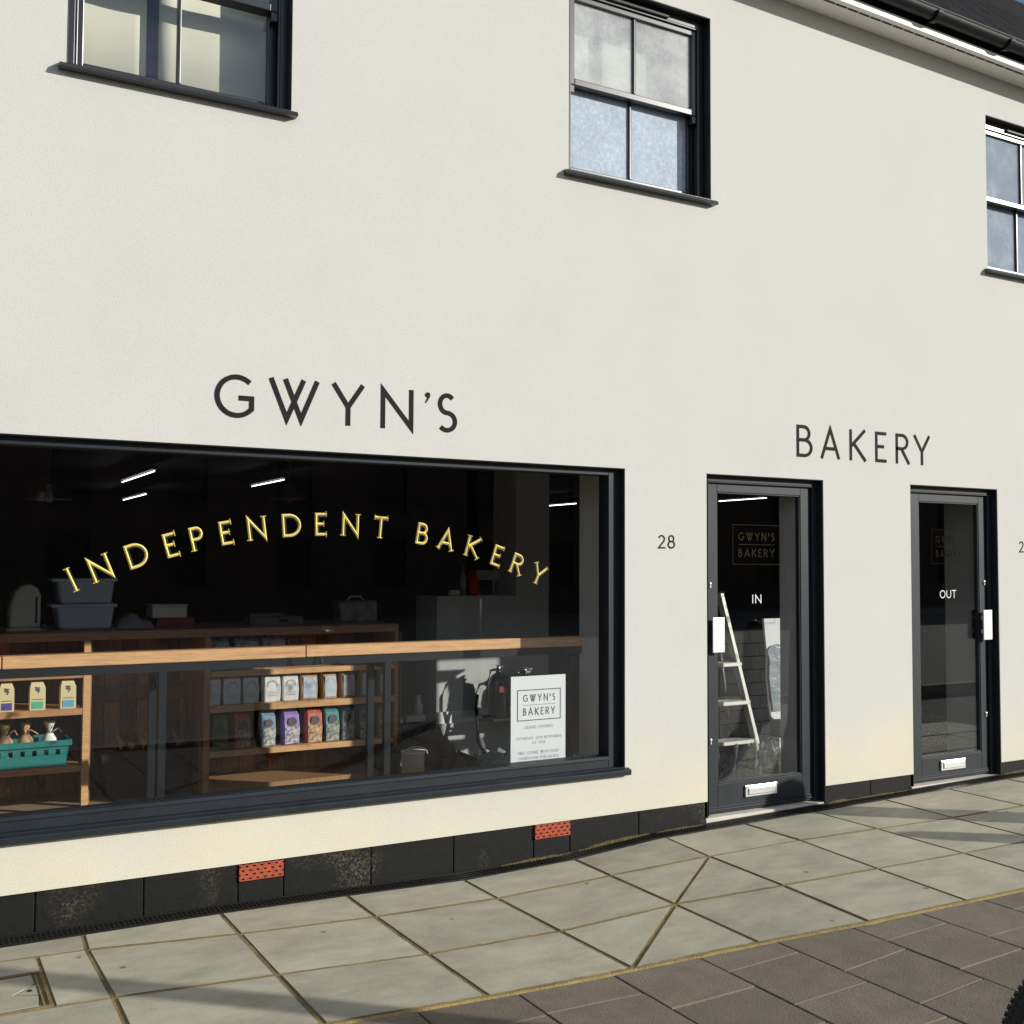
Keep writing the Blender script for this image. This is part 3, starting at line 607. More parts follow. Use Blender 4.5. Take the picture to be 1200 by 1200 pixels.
def glyph(mb, ch, org, ux, uz, wd, h, hw, depth=.003, ridge=0., y=None, serif=0., mi=0):
    """one letter: org = lower-left corner, ux/uz = unit vectors along baseline and up, front faces -y"""
    ux, uz, org = Vector(ux), Vector(uz), Vector(org); ny = Vector((0, -1, 0))
    k = 0
    def emit(pts, closed, hw_, lift):
        Lp, Rp = ribbon(pts, hw_, closed); n = len(pts)
        W3 = lambda p, d: org+ux*p.x+uz*p.y+ny*d
        if ridge:
            C_ = [Vector(p) for p in pts]
            vs = [W3(p, lift) for p in Lp]+[W3(p, lift+ridge) for p in C_]+[W3(p, lift) for p in Rp]
            rng = range(n if closed else n-1)
            fs = [((i+1) % n, i, n+i, n+(i+1) % n) for i in rng]+[(n+(i+1) % n, n+i, 2*n+i, 2*n+(i+1) % n) for i in rng]
            if not closed: fs += [(0, 2*n, n), (n-1, 2*n-1, 3*n-1)]
        else:
            vs = [W3(p, lift+depth) for p in Lp]+[W3(p, lift+depth) for p in Rp]+[W3(p, 0) for p in Lp]+[W3(p, 0) for p in Rp]
            rng = range(n if closed else n-1)
            fs = [((i+1) % n, i, n+i, n+(i+1) % n) for i in rng]+[(i, (i+1) % n, 2*n+(i+1) % n, 2*n+i) for i in rng]+[(n+(i+1) % n, n+i, 3*n+i, 3*n+(i+1) % n) for i in rng]
            if not closed: fs += [(0, 2*n, 3*n, n), (n-1, 2*n-1, 4*n-1, 3*n-1)]
        mb.add(vs, fs, mi)
    for st in GL[ch]:
        pts = [(hw+u*(wd-2*hw), hw+v*(h-2*hw)) for u, v in st]
        closed = (Vector(pts[0])-Vector(pts[-1])).length < 1e-6
        if closed: pts = pts[:-1]
        else:
            pts = list(pts)
            for e, nb in ((0, 1), (-1, -2)):
                d = Vector(pts[e])-Vector(pts[nb]); v = st[e][1]; u = st[e][0]
                if d.length < 1e-9: continue
                dn = d.normalized()
                if abs(dn.y) > .35 and v in (0, 1): pts[e] = tuple(Vector(pts[e])+dn*(hw/abs(dn.y)))
                elif abs(dn.x) > .9 and u in (0, 1): pts[e] = tuple(Vector(pts[e])+dn*hw)
        emit(pts, closed, hw, .0004*k); k += 1
        if serif and not closed:
            for e, nb in ((0, 1), (-1, -2)):
                d = (Vector(pts[e])-Vector(pts[nb])).normalized(); q = Vector((-d.y, d.x)); p = Vector(pts[e])-d*serif*.18
                touching = any((Vector(p2)-Vector(st[e])).length < .05 for s2 in GL[ch] if s2 is not st for p2 in s2)
                if touching: continue
                emit([tuple(p-q*serif), tuple(p+q*serif)], False, hw*.42, .0004*k); k += 1
def sign_word(root, word, spans, z0, h, hw, y, m, **kw):
    for ch, (xa, xb) in zip(word, spans):
        mb = MB(); zz0, hh = z0, h
        if ch == "'": zz0, hh = z0+h*.0, h
        if ch == "'":
            pl = [(.0, .19), (.35, .0), (.8, .0), (1., .16), (.95, .40), (.55, .72), (.2, 1.), (.05, .92), (.42, .55), (.35, .42), (.08, .36)]
            n = len(pl); q = [(xa+a*(xb-xa), z0+h-.005-b*.058) for a, b in pl]
            mb.add([(a, y-.0025, b) for a, b in q]+[(a, y, b) for a, b in q], [tuple(range(n))]+[((i+1) % n, i, n+i, n+(i+1) % n) for i in range(n)])
        else: glyph(mb, ch, (xa, y, zz0), (1, 0, 0), (0, 0, 1), xb-xa, hh, hw, **kw)
        mb.obj("letter", m, root)
s1 = thing("wall_sign", (1.96, 0, 2.29), "large charcoal capitals GWYN'S painted on the wall above the wide shop window", "sign", "charcoal lettering on the render")
s1['label'] = "row of big charcoal capitals with an apostrophe on the wall above the wide shop window"
sign_word(s1, "GWYN'S", [(1.312,1.505),(1.581,1.834),(1.909,2.076),(2.172,2.357),(2.423,2.454),(2.494,2.615)], 2.292, .212, .0122, -.0003, M['letter'], depth=.0025)
s2 = thing("wall_sign", (5.7, 0, 2.29), "charcoal capitals spelling BAKERY on the wall above the space between the two doors", "sign", "charcoal lettering on the render")
sign_word(s2, "BAKERY", [(5.087,5.227),(5.303,5.475),(5.568,5.719),(5.813,5.921),(6.014,6.15),(6.198,6.36)], 2.294, .210, .0108, -.0003, M['letter'], depth=.0025)
s3 = thing("house_number", (4.03, 0, 1.68), "small charcoal number 28 between the shop window and the IN door", "house number")
sign_word(s3, "28", [(3.963,4.017),(4.034,4.090)], 1.684, .082, .0045, -.0003, M['letter'], depth=.002)
s4 = thing("house_number", (7.36, 0, 1.69), "charcoal house number cut off by the right edge, right of the OUT door", "house number")
sign_word(s4, "26", [(7.332,7.386),(7.402,7.458)], 1.688, .084, .0045, -.0003, M['letter'], depth=.002)
s5 = thing("door_lettering", (4.81, .086, 1.34), "white word IN on the glass of the left door", "lettering", "white words on the door glass")
sign_word(s5, "IN", [(4.776,4.785),(4.802,4.853)], 1.342, .055, .0032, .0855, M['white'], depth=.0012)
s6 = thing("door_lettering", (6.64, .086, 1.35), "white word OUT on the glass of the right door", "lettering", "white words on the door glass")
sign_word(s6, "OUT", [(6.552,6.610),(6.622,6.672),(6.682,6.727)], 1.352, .058, .0032, .0855, M['white'], depth=.0012)
# gilded arch on the shop glass
arcs = thing("window_lettering", (1.966, .097, 1.5), "arched gilded capitals reading INDEPENDENT BAKERY across the shop glass", "lettering")
CX, CZ, RR = 1.966, -1.215, 2.946
angs = [-24.93,-22.37,-19.04,-15.94,-13.53,-10.79,-7.87,-4.44,-1.49,1.58,4.78,9.47,12.25,15.45,18.51,21.12,23.99]
gw = dict(I=.022, N=.092, D=.098, E=.062, P=.064, T=.078, B=.068, A=.092, K=.082, R=.074, Y=.086)
for ch, a in zip("INDEPENDENTBAKERY", angs):
    t = math.radians(a); ux = Vector((math.cos(t), 0, -math.sin(t))); uz = Vector((math.sin(t), 0, math.cos(t))); wd = gw[ch]; hh = .116
    base = Vector((CX+RR*math.sin(t), .0965, CZ+RR*math.cos(t)))-ux*wd/2
    mb = MB(); glyph(mb, ch, base, ux, uz, wd, hh, .0063, ridge=.006, serif=.015)
    o = MB(); glyph(o, ch, base+ux*.003-uz*.002+Vector((0, .0006, 0)), ux, uz, wd, hh, .0095, depth=.0002, mi=1)
    o2 = MB(); o2.v = o.v+mb.v; nn_ = len(o.v); o2.f = o.f+[tuple(i+nn_ for i in f) for f in mb.f]; o2.m = o.m+mb.m; o2.smooth = o.smooth+mb.smooth
    o2.obj("letter", [M['gold'], M['outline']], arcs)
# gold outline panels on the doors
def door_panel(x0, x1, z0, z1, y, label, gm='goldleaf'):
    t = thing("gilt_panel", ((x0+x1)/2, y, z0), label, "lettering", "thin gilt panels on the door glass")
    m = MB(); e = .0035
    for (a, b, c, d) in ((x0, x1, z0, z0+e), (x0, x1, z1-e, z1), (x0, x0+e, z0+e, z1-e), (x1-e, x1, z0+e, z1-e)): m.box(a, b, y-.0015, y-.0005, c, d)
    m.box(x0+.05, x1-.05, y-.0015, y-.0005, (z0+z1)/2-.002, (z0+z1)/2+.002); m.obj("panel_border", M[gm], t)
    for word, zb in (("GWYN'S", z0+(z1-z0)*.60), ("BAKERY", z0+(z1-z0)*.19)):
        tot = sum(WID[c] for c in word); wdt = (x1-x0)*.76; sp = wdt*.30/(len(word)-1); u = wdt*.70/tot; x = x0+(x1-x0)*.12
        for c in word:
            mb = MB(); glyph(mb, c, (x, y-.0005, zb), (1, 0, 0), (0, 0, 1), WID[c]*u, .052, .0036, depth=.001); mb.obj("letter", M[gm], t); x += WID[c]*u+sp
door_panel(4.615, 5.015, 1.590, 1.845, .0855, "faint gilt-framed shop name on the glass above the word IN")
door_panel(6.47, 6.84, 1.600, 1.850, .0855, "faint gilt-framed shop name on the glass above the word OUT", 'goldfaint')

# ------------------------------------------------------------------ poster on the sill
ps = thing("poster", (3.22, .15, .472), "white poster with boxed heading leaning inside the glass at the window's right end", "poster")
px0, px1, pz0, pz1 = 3.042, 3.406, .452, .950
B(px0, px1, .150, .154, pz0, pz1).obj("card", M['board'], ps)
m = MB(); e = .005
for (a, b, c, d) in ((3.083, 3.373, .697, .697+e), (3.083, 3.373, .873-e, .873), (3.083, 3.083+e, .702, .868), (3.373-e, 3.373, .702, .868)): m.box(a, b, .1488, .1495, c, d)
m.obj("heading_border", M['ink'], ps)
def line(mb, word, xc, zb, h, hw, width, y, sp=.3):
    tot = sum(WID[c] for c in word); u = width*(1-sp)/tot; g_ = width*sp/max(1, len(word)-1); x = xc-width/2
    for c in word:
        if c != ' ': glyph(mb, c, (x, y, zb), (1, 0, 0), (0, 0, 1), max(WID[c]*u, 2.2*hw), h, hw, depth=.0006)
        x += WID[c]*u+g_
m = MB(); line(m, "GWYN'S", 3.228, .805, .040, .0028, .215, .1497); line(m, "BAKERY", 3.228, .727, .042, .0028, .215, .1497); m.box(3.12, 3.335, .1488, .1495, .7845, .7865); m.obj("heading_text", M['ink'], ps)
m = MB()
for txt, zb, wdt in (("GRAND OPENING", .652, .19), ("SATURDAY 16TH NOVEMBER", .590, .30), ("AT 9AM", .563, .085), ("FREE COOKIE WITH EVERY", .508, .27), ("SOURDOUGH PURCHASED!", .478, .27)): line(m, txt, 3.226, zb, .0165, .00105, wdt, .1497)
tag(m.obj("small_text", M['paleink'], ps), kind='stuff')

# ------------------------------------------------------------------ window counter
ct = thing("window_counter", (1.9, .7, .04), "long pine-edged bar counter on dark steel legs behind the shop window", "counter")
m = MB(); m.box(-.4, .44, .40, .432, 1.085, 1.145); m.box(.445, 1.92, .40, .432, 1.085, 1.145); m.box(1.925, 3.92, .40, .432, 1.086, 1.146); m.obj("edge_board", M['pine'], ct, .003)
B(-.4, 3.92, .433, .535, 1.105, 1.141).obj("counter_top", M['wood'], ct)
m = MB(); m.box(-.4, 3.92, .412, .448, 1.040, 1.0835); m.obj("steel_rail", M['steel'], ct)
for x in (-.2, 1.165, 2.385, 3.75):
    B(x, x+.036, .412, .448, .04, 1.0395).obj("leg", M['steel'], ct); B(x, x+.036, .655, .69, .04, 1.0395).obj("leg", M['steel'], ct); B(x, x+.036, .4485, .6545, 1.005, 1.039).obj("bracket", M['steel'], ct)

# ------------------------------------------------------------------ back counter with shelves
bc = thing("shelving_counter", (1.9, 2.5, .04), "wooden shop counter with open shelves facing the window", "shelving")
B(-.6, 3.22, 2.14, 2.95, 1.088, 1.143).obj("worktop", M['wood'], bc, .003)
for x in (1.055, 1.815, 3.20, -.45): B(x, x+.042, 2.15, 2.192, .04, 1.087).obj("post", M['pine' if x < 1.2 else 'wood'], bc, .002)
for (a, b, z, t) in ((-.45, 1.054, .852, .04), (-.45, 1.054, .620, .042), (-.45, 1.054, .265, .038)): B(a+.043, b, 2.152, 2.60, z, z+t).obj("shelf", M['wood'], bc, .002)
for (z, t) in ((.815, .038), (.576, .045), (.278, .040), (.045, .035)): B(1.858, 3.199, 2.152, 2.62, z, z+t).obj("shelf", M['pine' if z > .1 else 'plank'], bc, .002)
B(1.80, 1.822, 2.20, 2.62, .04, 1.087).obj("side_panel", M['plank'], bc); B(3.225, 3.245, 2.15, 2.62, .04, 1.087).obj("side_panel", M['plank'], bc); B(1.10, 1.12, 2.25, 2.62, .04, 1.087).obj("side_panel", M['plank'], bc)
x = -.5
while x < 3.24:
    wv = random.uniform(.085, .125); B(x, min(x+wv, 3.25)-.004, 2.625+random.uniform(0, .006), 2.66, .05, 1.087).obj("back_plank", M['plank'], bc); x += wv
x = 1.12
while x < 1.80:
    wv = random.uniform(.10, .15); e = min(x+wv, 1.80)-.004; B(x, e, 2.60+random.uniform(0, .006), 2.622, .06, 1.087).obj("front_plank", M['plank'], bc); x += wv
B(1.13, 1.80, 2.572, 2.596, .64, .74).obj("front_rail", M['plank'], bc)

# ------------------------------------------------------------------ goods on the shelves
def bag(x0, x1, y, z, h, mats, label, group, name="paper_bag", cat="bag", fold=.12, ring=True, d=.10, pattern=None, labelbox=None):
    t = thing(name, ((x0+x1)/2, y, z), label, cat, group); w_ = x1-x0; j = random.uniform(-.006, .006)
    m = MB(); hz = h*(1-fold)
    b0 = [(x0+.004, y, z), (x1-.004, y, z), (x1-.004, y+d, z), (x0+.004, y+d, z)]
    b1 = [(x0, y-.004, z+hz*.5), (x1, y-.004, z+hz*.5), (x1, y+d, z+hz*.5), (x0, y+d, z+hz*.5)]
    b2 = [(x0+.005+j, y+.004, z+hz), (x1-.005+j, y+.004, z+hz), (x1-.005+j, y+d-.01, z+hz), (x0+.005+j, y+d-.01, z+hz)]
    b3 = [(x0+.009+j, y+d*.40, z+h), (x1-.009+j, y+d*.40, z+h), (x1-.009+j, y+d*.55, z+h), (x0+.009+j, y+d*.55, z+h)]
    rings = [b0, b1, b2, b3]; vs = [p for r in rings for p in r]
    fs = [(3, 2, 1, 0), (12, 13, 14, 15)]+[(4*k+i, 4*k+(i+1) % 4, 4*k+4+(i+1) % 4, 4*k+4+i) for k in range(3) for i in range(4)]
    m.add(vs, fs); m.obj("body", mats[0], t, .006, 2)
    if len(mats) > 1 and labelbox:
        a, b, c, e = labelbox
        B(x0+w_*a, x0+w_*b, y-.0062, y-.0038, z+h*c, z+h*e).obj("front_label", mats[1], t)
    if ring:
        r0 = ring if isinstance(ring, tuple) else (.5, .62, .30)
        mm = MB(); c = (x0+w_*r0[0], y-.0066, z+h*r0[1]); R = w_*r0[2]; n = 18
        if len(r0) > 3:
            mm.add([(c[0], c[1]-.001, c[2])]+[(c[0]+R*math.cos(2*math.pi*k/n), c[1]-.001, c[2]+R*math.sin(2*math.pi*k/n)) for k in range(n)], [(0, 1+(k+1) % n, 1+k) for k in range(n)])
        else:
            vs = []; 
            for k in range(n+1):
                an = math.pi*1.15*k/n-.23; vs += [(c[0]+R*math.cos(an), c[1], c[2]+R*math.sin(an)), (c[0]+R*.86*math.cos(an), c[1], c[2]+R*.86*math.sin(an))]
            mm.add(vs, [(2*k, 2*k+1, 2*k+3, 2*k+2) for k in range(n)])
            for q in (.36, .30, .24): mm.box(x0+w_*.2, x1-w_*.2, y-.0072, y-.0062, z+h*q, z+h*q+.0018)
        mm.obj("print", mats[2] if len(mats) > 2 else M['paleink'], t)
    return t
ordn = ["first", "second", "third", "fourth", "fifth", "sixth", "seventh", "eighth", "ninth", "tenth"]
row1 = [(1.845,1.938),(1.953,2.076),(2.092,2.204),(2.236,2.356),(2.370,2.486),(2.502,2.625),(2.664,2.769),(2.805,2.906),(2.949,3.055),(3.092,3.190)]
for i, (a, b) in enumerate(row1):
    white = i < 5
    bag(a, b, 2.19, .622, .186, [M['paper'] if white else M['kraft'], M['blueprint' if not white else 'paper'], M['paleink']],
        ("white paper flour bag" if white else "kraft flour bag with pale label")+", %s from left in the upper row" % ordn[i], "flour bags in the upper row", labelbox=None if white else (.12, .88, .08, .86), fold=.08)
cer = [("green_pack", (.17, .22, .03), (.10, .14, .03), "olive green"), ("orange_pack", (.55, .13, .03), (.38, .34, .28), "orange and grey"), ("blue_pack", (.22, .33, .45), (.62, .60, .56), "blue and white"), ("purple_pack", (.36, .22, .60), (.66, .62, .64), "purple and white"),
       ("coral_pack", (.62, .16, .10), (.68, .48, .30), "coral red"), ("teal_pack", (.07, .26, .25), (.45, .44, .36), "teal and cream"), ("slate_pack", (.16, .24, .26), (.34, .36, .33), "slate and grey"), ("moss_pack", (.12, .17, .12), (.40, .42, .38), "dull moss"), ("tan_pack", (.34, .26, .13), (.42, .36, .24), "tan")]
row2 = [(1.885,1.990),(2.037,2.150),(2.216,2.325),(2.381,2.498),(2.549,2.663),(2.682,2.792),(2.806,2.903),(2.940,3.035),(3.084,3.188)]
for (nm_, c1, c2, wd_), (a, b) in zip(cer, row2):
    A_ = mat(nm_, c1, .5, var=.2, vscale=30); B_ = mat(nm_+"_print", c2, .5, col2=tuple(v*.35 for v in c1), c2scale=45, c2pos=(.45, .62))
    bag(a, b, 2.19, .3185, .235, [A_, B_, M['ink']], "%s patterned cereal pack in the lower row of the shelves" % wd_, "patterned packs in the lower row", name="cereal_pack", cat="packet", labelbox=(.06, .94, .03, .60), ring=(.5, .68, .27, 1))
row0 = [(1.865,2.010),(2.047,2.219),(2.240,2.405)]
for i, (a, b) in enumerate(row0):
    bag(a, b, 2.24, .8535, .225, [mat("grey_bag_print", (.36, .36, .35), .7, col2=(.12, .12, .12), c2scale=28, c2pos=(.5, .6))], "grey printed bag standing above the pine edge, %s of three from the left" % ordn[i], "grey bags on the top shelf", ring=False, fold=.2, d=.13)
tea = [((.574, .659), (.09, .07, .30), "purple-blue"), ((.747, .838), (.10, .50, .30), "green"), ((.925, 1.017), (.15, .40, .62), "blue")]
for (a, b), c, nm_ in tea:
    t = thing("tea_carton", ((a+b)/2, 2.19, .662), "cream yellow carton with a %s label on the left shelf" % nm_, "carton", "cream cartons on the left shelf")
    m = MB(); zt = .852
    m.hexa([(a, 2.17, .6625), (b, 2.17, .6625), (b, 2.25, .6625), (a, 2.25, .6625)], [(a+.001, 2.17, .80), (b-.001, 2.17, .80), (b-.001, 2.25, .80), (a+.001, 2.25, .80)])
    m.hexa([(a+.001, 2.17, .8002), (b-.001, 2.17, .8002), (b-.001, 2.25, .8002), (a+.001, 2.25, .8002)], [(a+.012, 2.195, zt-.012), (b-.016, 2.195, zt-.012), (b-.016, 2.225, zt-.012), (a+.012, 2.225, zt-.012)])
    m.obj("carton_box", mat("cream_carton", (.74, .62, .34), .6), t)
    B(a+.013, b-.013, 2.1672, 2.1695, .672, .715).obj("colour_label", mat("tea_label", c, .5), t)
    mm = MB(); mm.box(a+.015, b-.015, 2.168, 2.1695, .727, .731); xc = (a+b)/2
    for (dx, dz, s) in ((-.006, .055, .010), (.004, .064, .009), (.006, .048, .009), (-.010, .068, .007), (.002, .036, .005)): mm.hexa([(xc+dx-s, 2.1676, .735+dz), (xc+dx, 2.1676, .735+dz-s), (xc+dx+s, 2.1676, .735+dz), (xc+dx, 2.1676, .735+dz+s)], [(xc+dx-s, 2.1674, .735+dz), (xc+dx, 2.1674, .735+dz-s), (xc+dx+s, 2.1674, .735+dz), (xc+dx, 2.1674, .735+dz+s)])
    mm.obj("print", M['ink'], t)
# teal crate
tcx = thing("teal_crate", (.72, 2.3, .304), "teal plastic basket with slots on the low left shelf", "crate")
m = MB(); a0, a1, c0, c1 = .44, .985, 2.17, 2.46; zb, zt = .305, .455
m.hexa([(a0+.03, c0+.02, zb), (a1-.03, c0+.02, zb), (a1-.03, c1-.02, zb), (a0+.03, c1-.02, zb)], [(a0+.03, c0+.02, zb+.008), (a1-.03, c0+.02, zb+.008), (a1-.03, c1-.02, zb+.008), (a0+.03, c1-.02, zb+.008)])
segx = np.linspace(a0, a1, 9)
for (z_a, z_b, fa, fb) in ((zb, zb+.072, .02, .012), (zb+.105, zt, .008, .0)):
    m.hexa([(a0+fa, c0+fa, z_a), (a1-fa, c0+fa, z_a), (a1-fa, c0+fa+.005, z_a), (a0+fa, c0+fa+.005, z_a)], [(a0+fb, c0+fb, z_b), (a1-fb, c0+fb, z_b), (a1-fb, c0+fb+.005, z_b), (a0+fb, c0+fb+.005, z_b)])
for i in range(8):
    xa, xb = segx[i], segx[i+1]; s = .012
    m.hexa([(xa+s, c0+.012, zb+.0721), (xb-s, c0+.012, zb+.0721), (xb-s, c0+.017, zb+.0721), (xa+s, c0+.017, zb+.0721)], [(xa+s, c0+.008, zb+.1049), (xb-s, c0+.008, zb+.1049), (xb-s, c0+.013, zb+.1049), (xa+s, c0+.013, zb+.1049)])
for xx, o_ in ((a0, 1), (a1, -1)): m.hexa([(xx+o_*.02, c0+.02, zb), (xx+o_*.026, c0+.02, zb), (xx+o_*.026, c1-.02, zb), (xx+o_*.02, c1-.02, zb)], [(xx, c0, zt), (xx+o_*.006, c0, zt), (xx+o_*.006, c1, zt), (xx, c1, zt)])
m.box(a0+.02, a1-.02, c1-.03, c1-.024, zb, zt); m.obj("basket", M['teal'], tcx, .002)
m = MB(); m.box(a0-.012, a1+.012, c0-.012, c0+.006, zt-.022, zt+.012); m.box(a0-.012, a1+.012, c1-.006, c1+.012, zt-.022, zt+.012); m.box(a0-.012, a0+.006, c0+.0062, c1-.0062, zt-.022, zt+.012); m.box(a1-.006, a1+.012, c0+.0062, c1-.0062, zt-.022, zt+.012)
for i in range(9): m.box(segx[i]-.004, segx[i]+.004, c0-.0135, c0-.0121, zt-.018, zt+.008)
m.obj("rim", M['teal'], tcx, .003)
for i, (x, dx, lab) in enumerate(((.50, .03, "tied brown paper bag at the left end of the teal basket"), (.62, .02, "tied brown paper bag left of middle in the teal basket"), (.74, -.01, "tied brown paper bag right of middle in the teal basket"), (.88, .015, "cream paper bag with two twists at the right end of the teal basket"))):
    t = thing("tied_bag", (x, 2.3, .32), lab, "bag", "tied paper bags in the teal basket")
    m = MB(); m.lathe([(.0001, 0), (.052, .0), (.058, .09), (.046, .15), (.014, .19), (.018, .205), (.034+.005*(i % 2), .255)], (x, 2.30, .318), 9)
    m.obj("sack", M['kraft'] if i < 3 else M['paper'], t)
    k = MB(); k.tube([(x-.005, 2.285, .50), (x+dx, 2.275, .545), (x+dx+.02, 2.27, .59)], [.006, .005, .004], 6); k.tube([(x+.006, 2.285, .50), (x+dx+.035, 2.275, .53), (x+.07, 2.272, .50)], [.006, .005, .004], 6); k.obj("tie", M['pine'] if i < 3 else M['paper'], t)
# dark crate of oddments between the shelf units
hp = thing("dark_basket", (1.45, 2.38, .04), "dark basket of crumpled paper standing in shade between the two shelf units", "basket")
m = MB(); m.hexa([(1.24, 2.26, .041), (1.70, 2.26, .041), (1.70, 2.50, .041), (1.24, 2.50, .041)], [(1.18, 2.22, .34), (1.76, 2.22, .34), (1.76, 2.54, .34), (1.18, 2.54, .34)]); m.obj("basket", M['sack'], hp, .004)
m = MB()
for i in range(16):
    cx_, cy_ = random.uniform(1.26, 1.70), random.uniform(2.28, 2.48); r = random.uniform(.03, .06); th = random.uniform(0, 3)
    p_ = [(cx_+r*math.cos(th+q*2.1), cy_+r*math.sin(th+q*2.1), .36+random.uniform(0, .12)) for q in range(3)]; c_ = (cx_, cy_, .345)
    m.add(p_+[c_], [(0, 1, 2), (0, 3, 1), (1, 3, 2), (2, 3, 0)])
m.obj("crumpled_paper", M['kraft'], hp)

# on the worktop
def tub(z, label):
    t = thing("plastic_tub", (1.10, 2.6, z), label, "tub", "frosted tubs stacked on the counter"); a0, a1, c0, c1, h = .90, 1.27, 2.36, 2.62, .158
    m = MB(); m.hexa([(a0+.035, c0+.03, z), (a1-.015, c0+.03, z), (a1-.015, c1-.03, z), (a0+.035, c1-.03, z)], [(a0+.008, c0, z+h), (a1, c0, z+h), (a1, c1, z+h), (a0+.008, c1, z+h)]); m.obj("tub_body", M['tub'], t, .02, 3)
    m = MB(); m.box(a0-.022, a1+.015, c0-.014, c1+.014, z+h-.012, z+h+.009); m.obj("rim", M['tub'], t, .005, 2)
tub(1.1435, "lower frosted grey-blue plastic tub of the stack on the counter"); tub(1.3115, "upper frosted grey-blue plastic tub of the stack on the counter")
def scale(xc, label):
    t = thing("counter_machine", (xc, 2.5, 1.143), label, "machine", "domed cream machines on the counter")
    m = MB(); pr = [(-.105, 0), (-.100, .15), (-.075, .235), (-.035, .275), (.02, .285), (.065, .255), (.085, .21), (.085, 0)]
    n = len(pr); m.add([(xc+a, 2.42, 1.160+b) for a, b in pr]+[(xc+a, 2.60, 1.160+b) for a, b in pr], [tuple(range(n)), tuple(reversed(range(n, 2*n)))]+[((i+1) % n, i, n+i, n+(i+1) % n) for i in range(n)]); m.obj("housing", M['cream'], t, .02, 3)
    B(xc-.12, xc+.115, 2.38, 2.63, 1.1435, 1.160).obj("base", M['cream'], t, .005); B(xc+.050, xc+.066, 2.4185, 2.4205, 1.19, 1.36).obj("side_slot", M['ink'], t)
    MB().lathe([(.0001, -.01), (.02, -.008), (.02, .02)], (xc+.10, 2.385, 1.168), 12, 0, 'y').obj("knob", M['ink'], t)
scale(.74, "domed cream machine standing left of the tub stack"); scale(.47, "domed cream machine mostly cut off by the left edge")
t = thing("red_tray", (1.68, 2.5, 1.143), "dark red tray with a pale box on it on the counter", "tray")
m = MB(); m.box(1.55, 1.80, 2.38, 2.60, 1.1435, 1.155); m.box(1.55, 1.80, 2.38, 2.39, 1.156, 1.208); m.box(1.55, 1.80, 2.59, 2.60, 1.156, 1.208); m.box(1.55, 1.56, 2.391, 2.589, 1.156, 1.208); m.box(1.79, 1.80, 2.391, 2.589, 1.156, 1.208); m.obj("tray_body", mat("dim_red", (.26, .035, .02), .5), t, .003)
t = thing("lidded_box", (1.63, 2.52, 1.21), "pale grey box lying on the red tray", "box"); B(1.515, 1.745, 2.37, 2.58, 1.2095, 1.285).obj("carton", M['cream'], t, .005); B(1.510, 1.750, 2.365, 2.585, 1.286, 1.300).obj("lid", M['cream'], t, .003)
t = thing("folded_cloth", (1.4, 2.5, 1.143), "folded pale cloth heap beside the tub stack", "cloth")
m = MB(); n = 12; vs_ = [(1.29+.24*i/n, 2.36+.22*j/n, 1.1437+(.0 if (i in (0, n) or j in (0, n)) else (.045+.05*math.exp(-((i-5)**2)/10)*(1 if i < 8 else .4)+random.uniform(-.012, .012)))) for j in range(n+1) for i in range(n+1)]
m.add(vs_, [(j*(n+1)+i, j*(n+1)+i+1, (j+1)*(n+1)+i+1, (j+1)*(n+1)+i) for i in range(n) for j in range(n)], 0, True); m.obj("cloth", mat("grey_cloth", (.26, .27, .30), .9), t)
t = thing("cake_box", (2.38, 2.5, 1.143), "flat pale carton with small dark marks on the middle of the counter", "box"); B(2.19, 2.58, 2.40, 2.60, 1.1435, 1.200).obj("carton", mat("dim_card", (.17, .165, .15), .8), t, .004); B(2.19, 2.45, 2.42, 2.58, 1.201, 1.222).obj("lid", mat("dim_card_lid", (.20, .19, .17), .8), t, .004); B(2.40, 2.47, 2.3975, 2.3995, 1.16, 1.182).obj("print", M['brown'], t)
t = thing("bread_bag", (3.03, 2.55, 1.143), "clear bag of rolls with a handle near the right end of the counter", "bag")
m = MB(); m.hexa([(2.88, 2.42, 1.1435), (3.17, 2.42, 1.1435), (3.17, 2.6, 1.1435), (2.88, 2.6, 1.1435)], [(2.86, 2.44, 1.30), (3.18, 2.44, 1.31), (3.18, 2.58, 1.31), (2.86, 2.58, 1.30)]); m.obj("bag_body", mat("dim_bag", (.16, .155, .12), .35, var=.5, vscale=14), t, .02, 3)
m = MB(); m.tube([(2.95, 2.5, 1.30), (2.98, 2.5, 1.335), (3.06, 2.5, 1.335), (3.09, 2.5, 1.30)], .006, 6); m.obj("handle", M['cream'], t)

# grey half-height partition and column
pt = thing("partition_wall", (4.45, 3.1, .04), "grey half-height partition with a tall column inside the shop", "wall")
B(3.70, 4.727, 2.50, 2.89, .04, 1.327).obj("low_wall", M['grey'], pt); B(4.412, 4.729, 2.498, 2.892, 1.3275, 2.658).obj("column", M['grey'], pt); B(3.70, 4.727, 2.480, 2.4985, .335, .425).obj("skirting", M['pvc'], pt); B(3.695, 4.72, 2.47, 2.4985, .04, .3345).obj("plinth_base", M['grey'], pt)
t = thing("red_bottle", (4.085, 2.62, 1.327), "red sauce bottle on the half-height partition", "bottle"); m = MB(); m.lathe([(.0001, 0), (.046, 0), (.050, .02), (.048, .10), (.036, .15), (.024, .17), (.020, .20), (.0001, .205)], (4.085, 2.62, 1.3275), 16); m.obj("bottle_body", M['red'], t)
t = thing("tall_bottle", (3.99, 2.62, 1.327), "tall grey bottle beside the red bottle", "bottle"); m = MB(); m.lathe([(.0001, 0), (.03, 0), (.03, .15), (.012, .19), (.012, .24), (.0001, .242)], (3.99, 2.62, 1.3275), 14); m.obj("bottle_body", mat("grey_glass", (.22, .22, .22), .2), t)
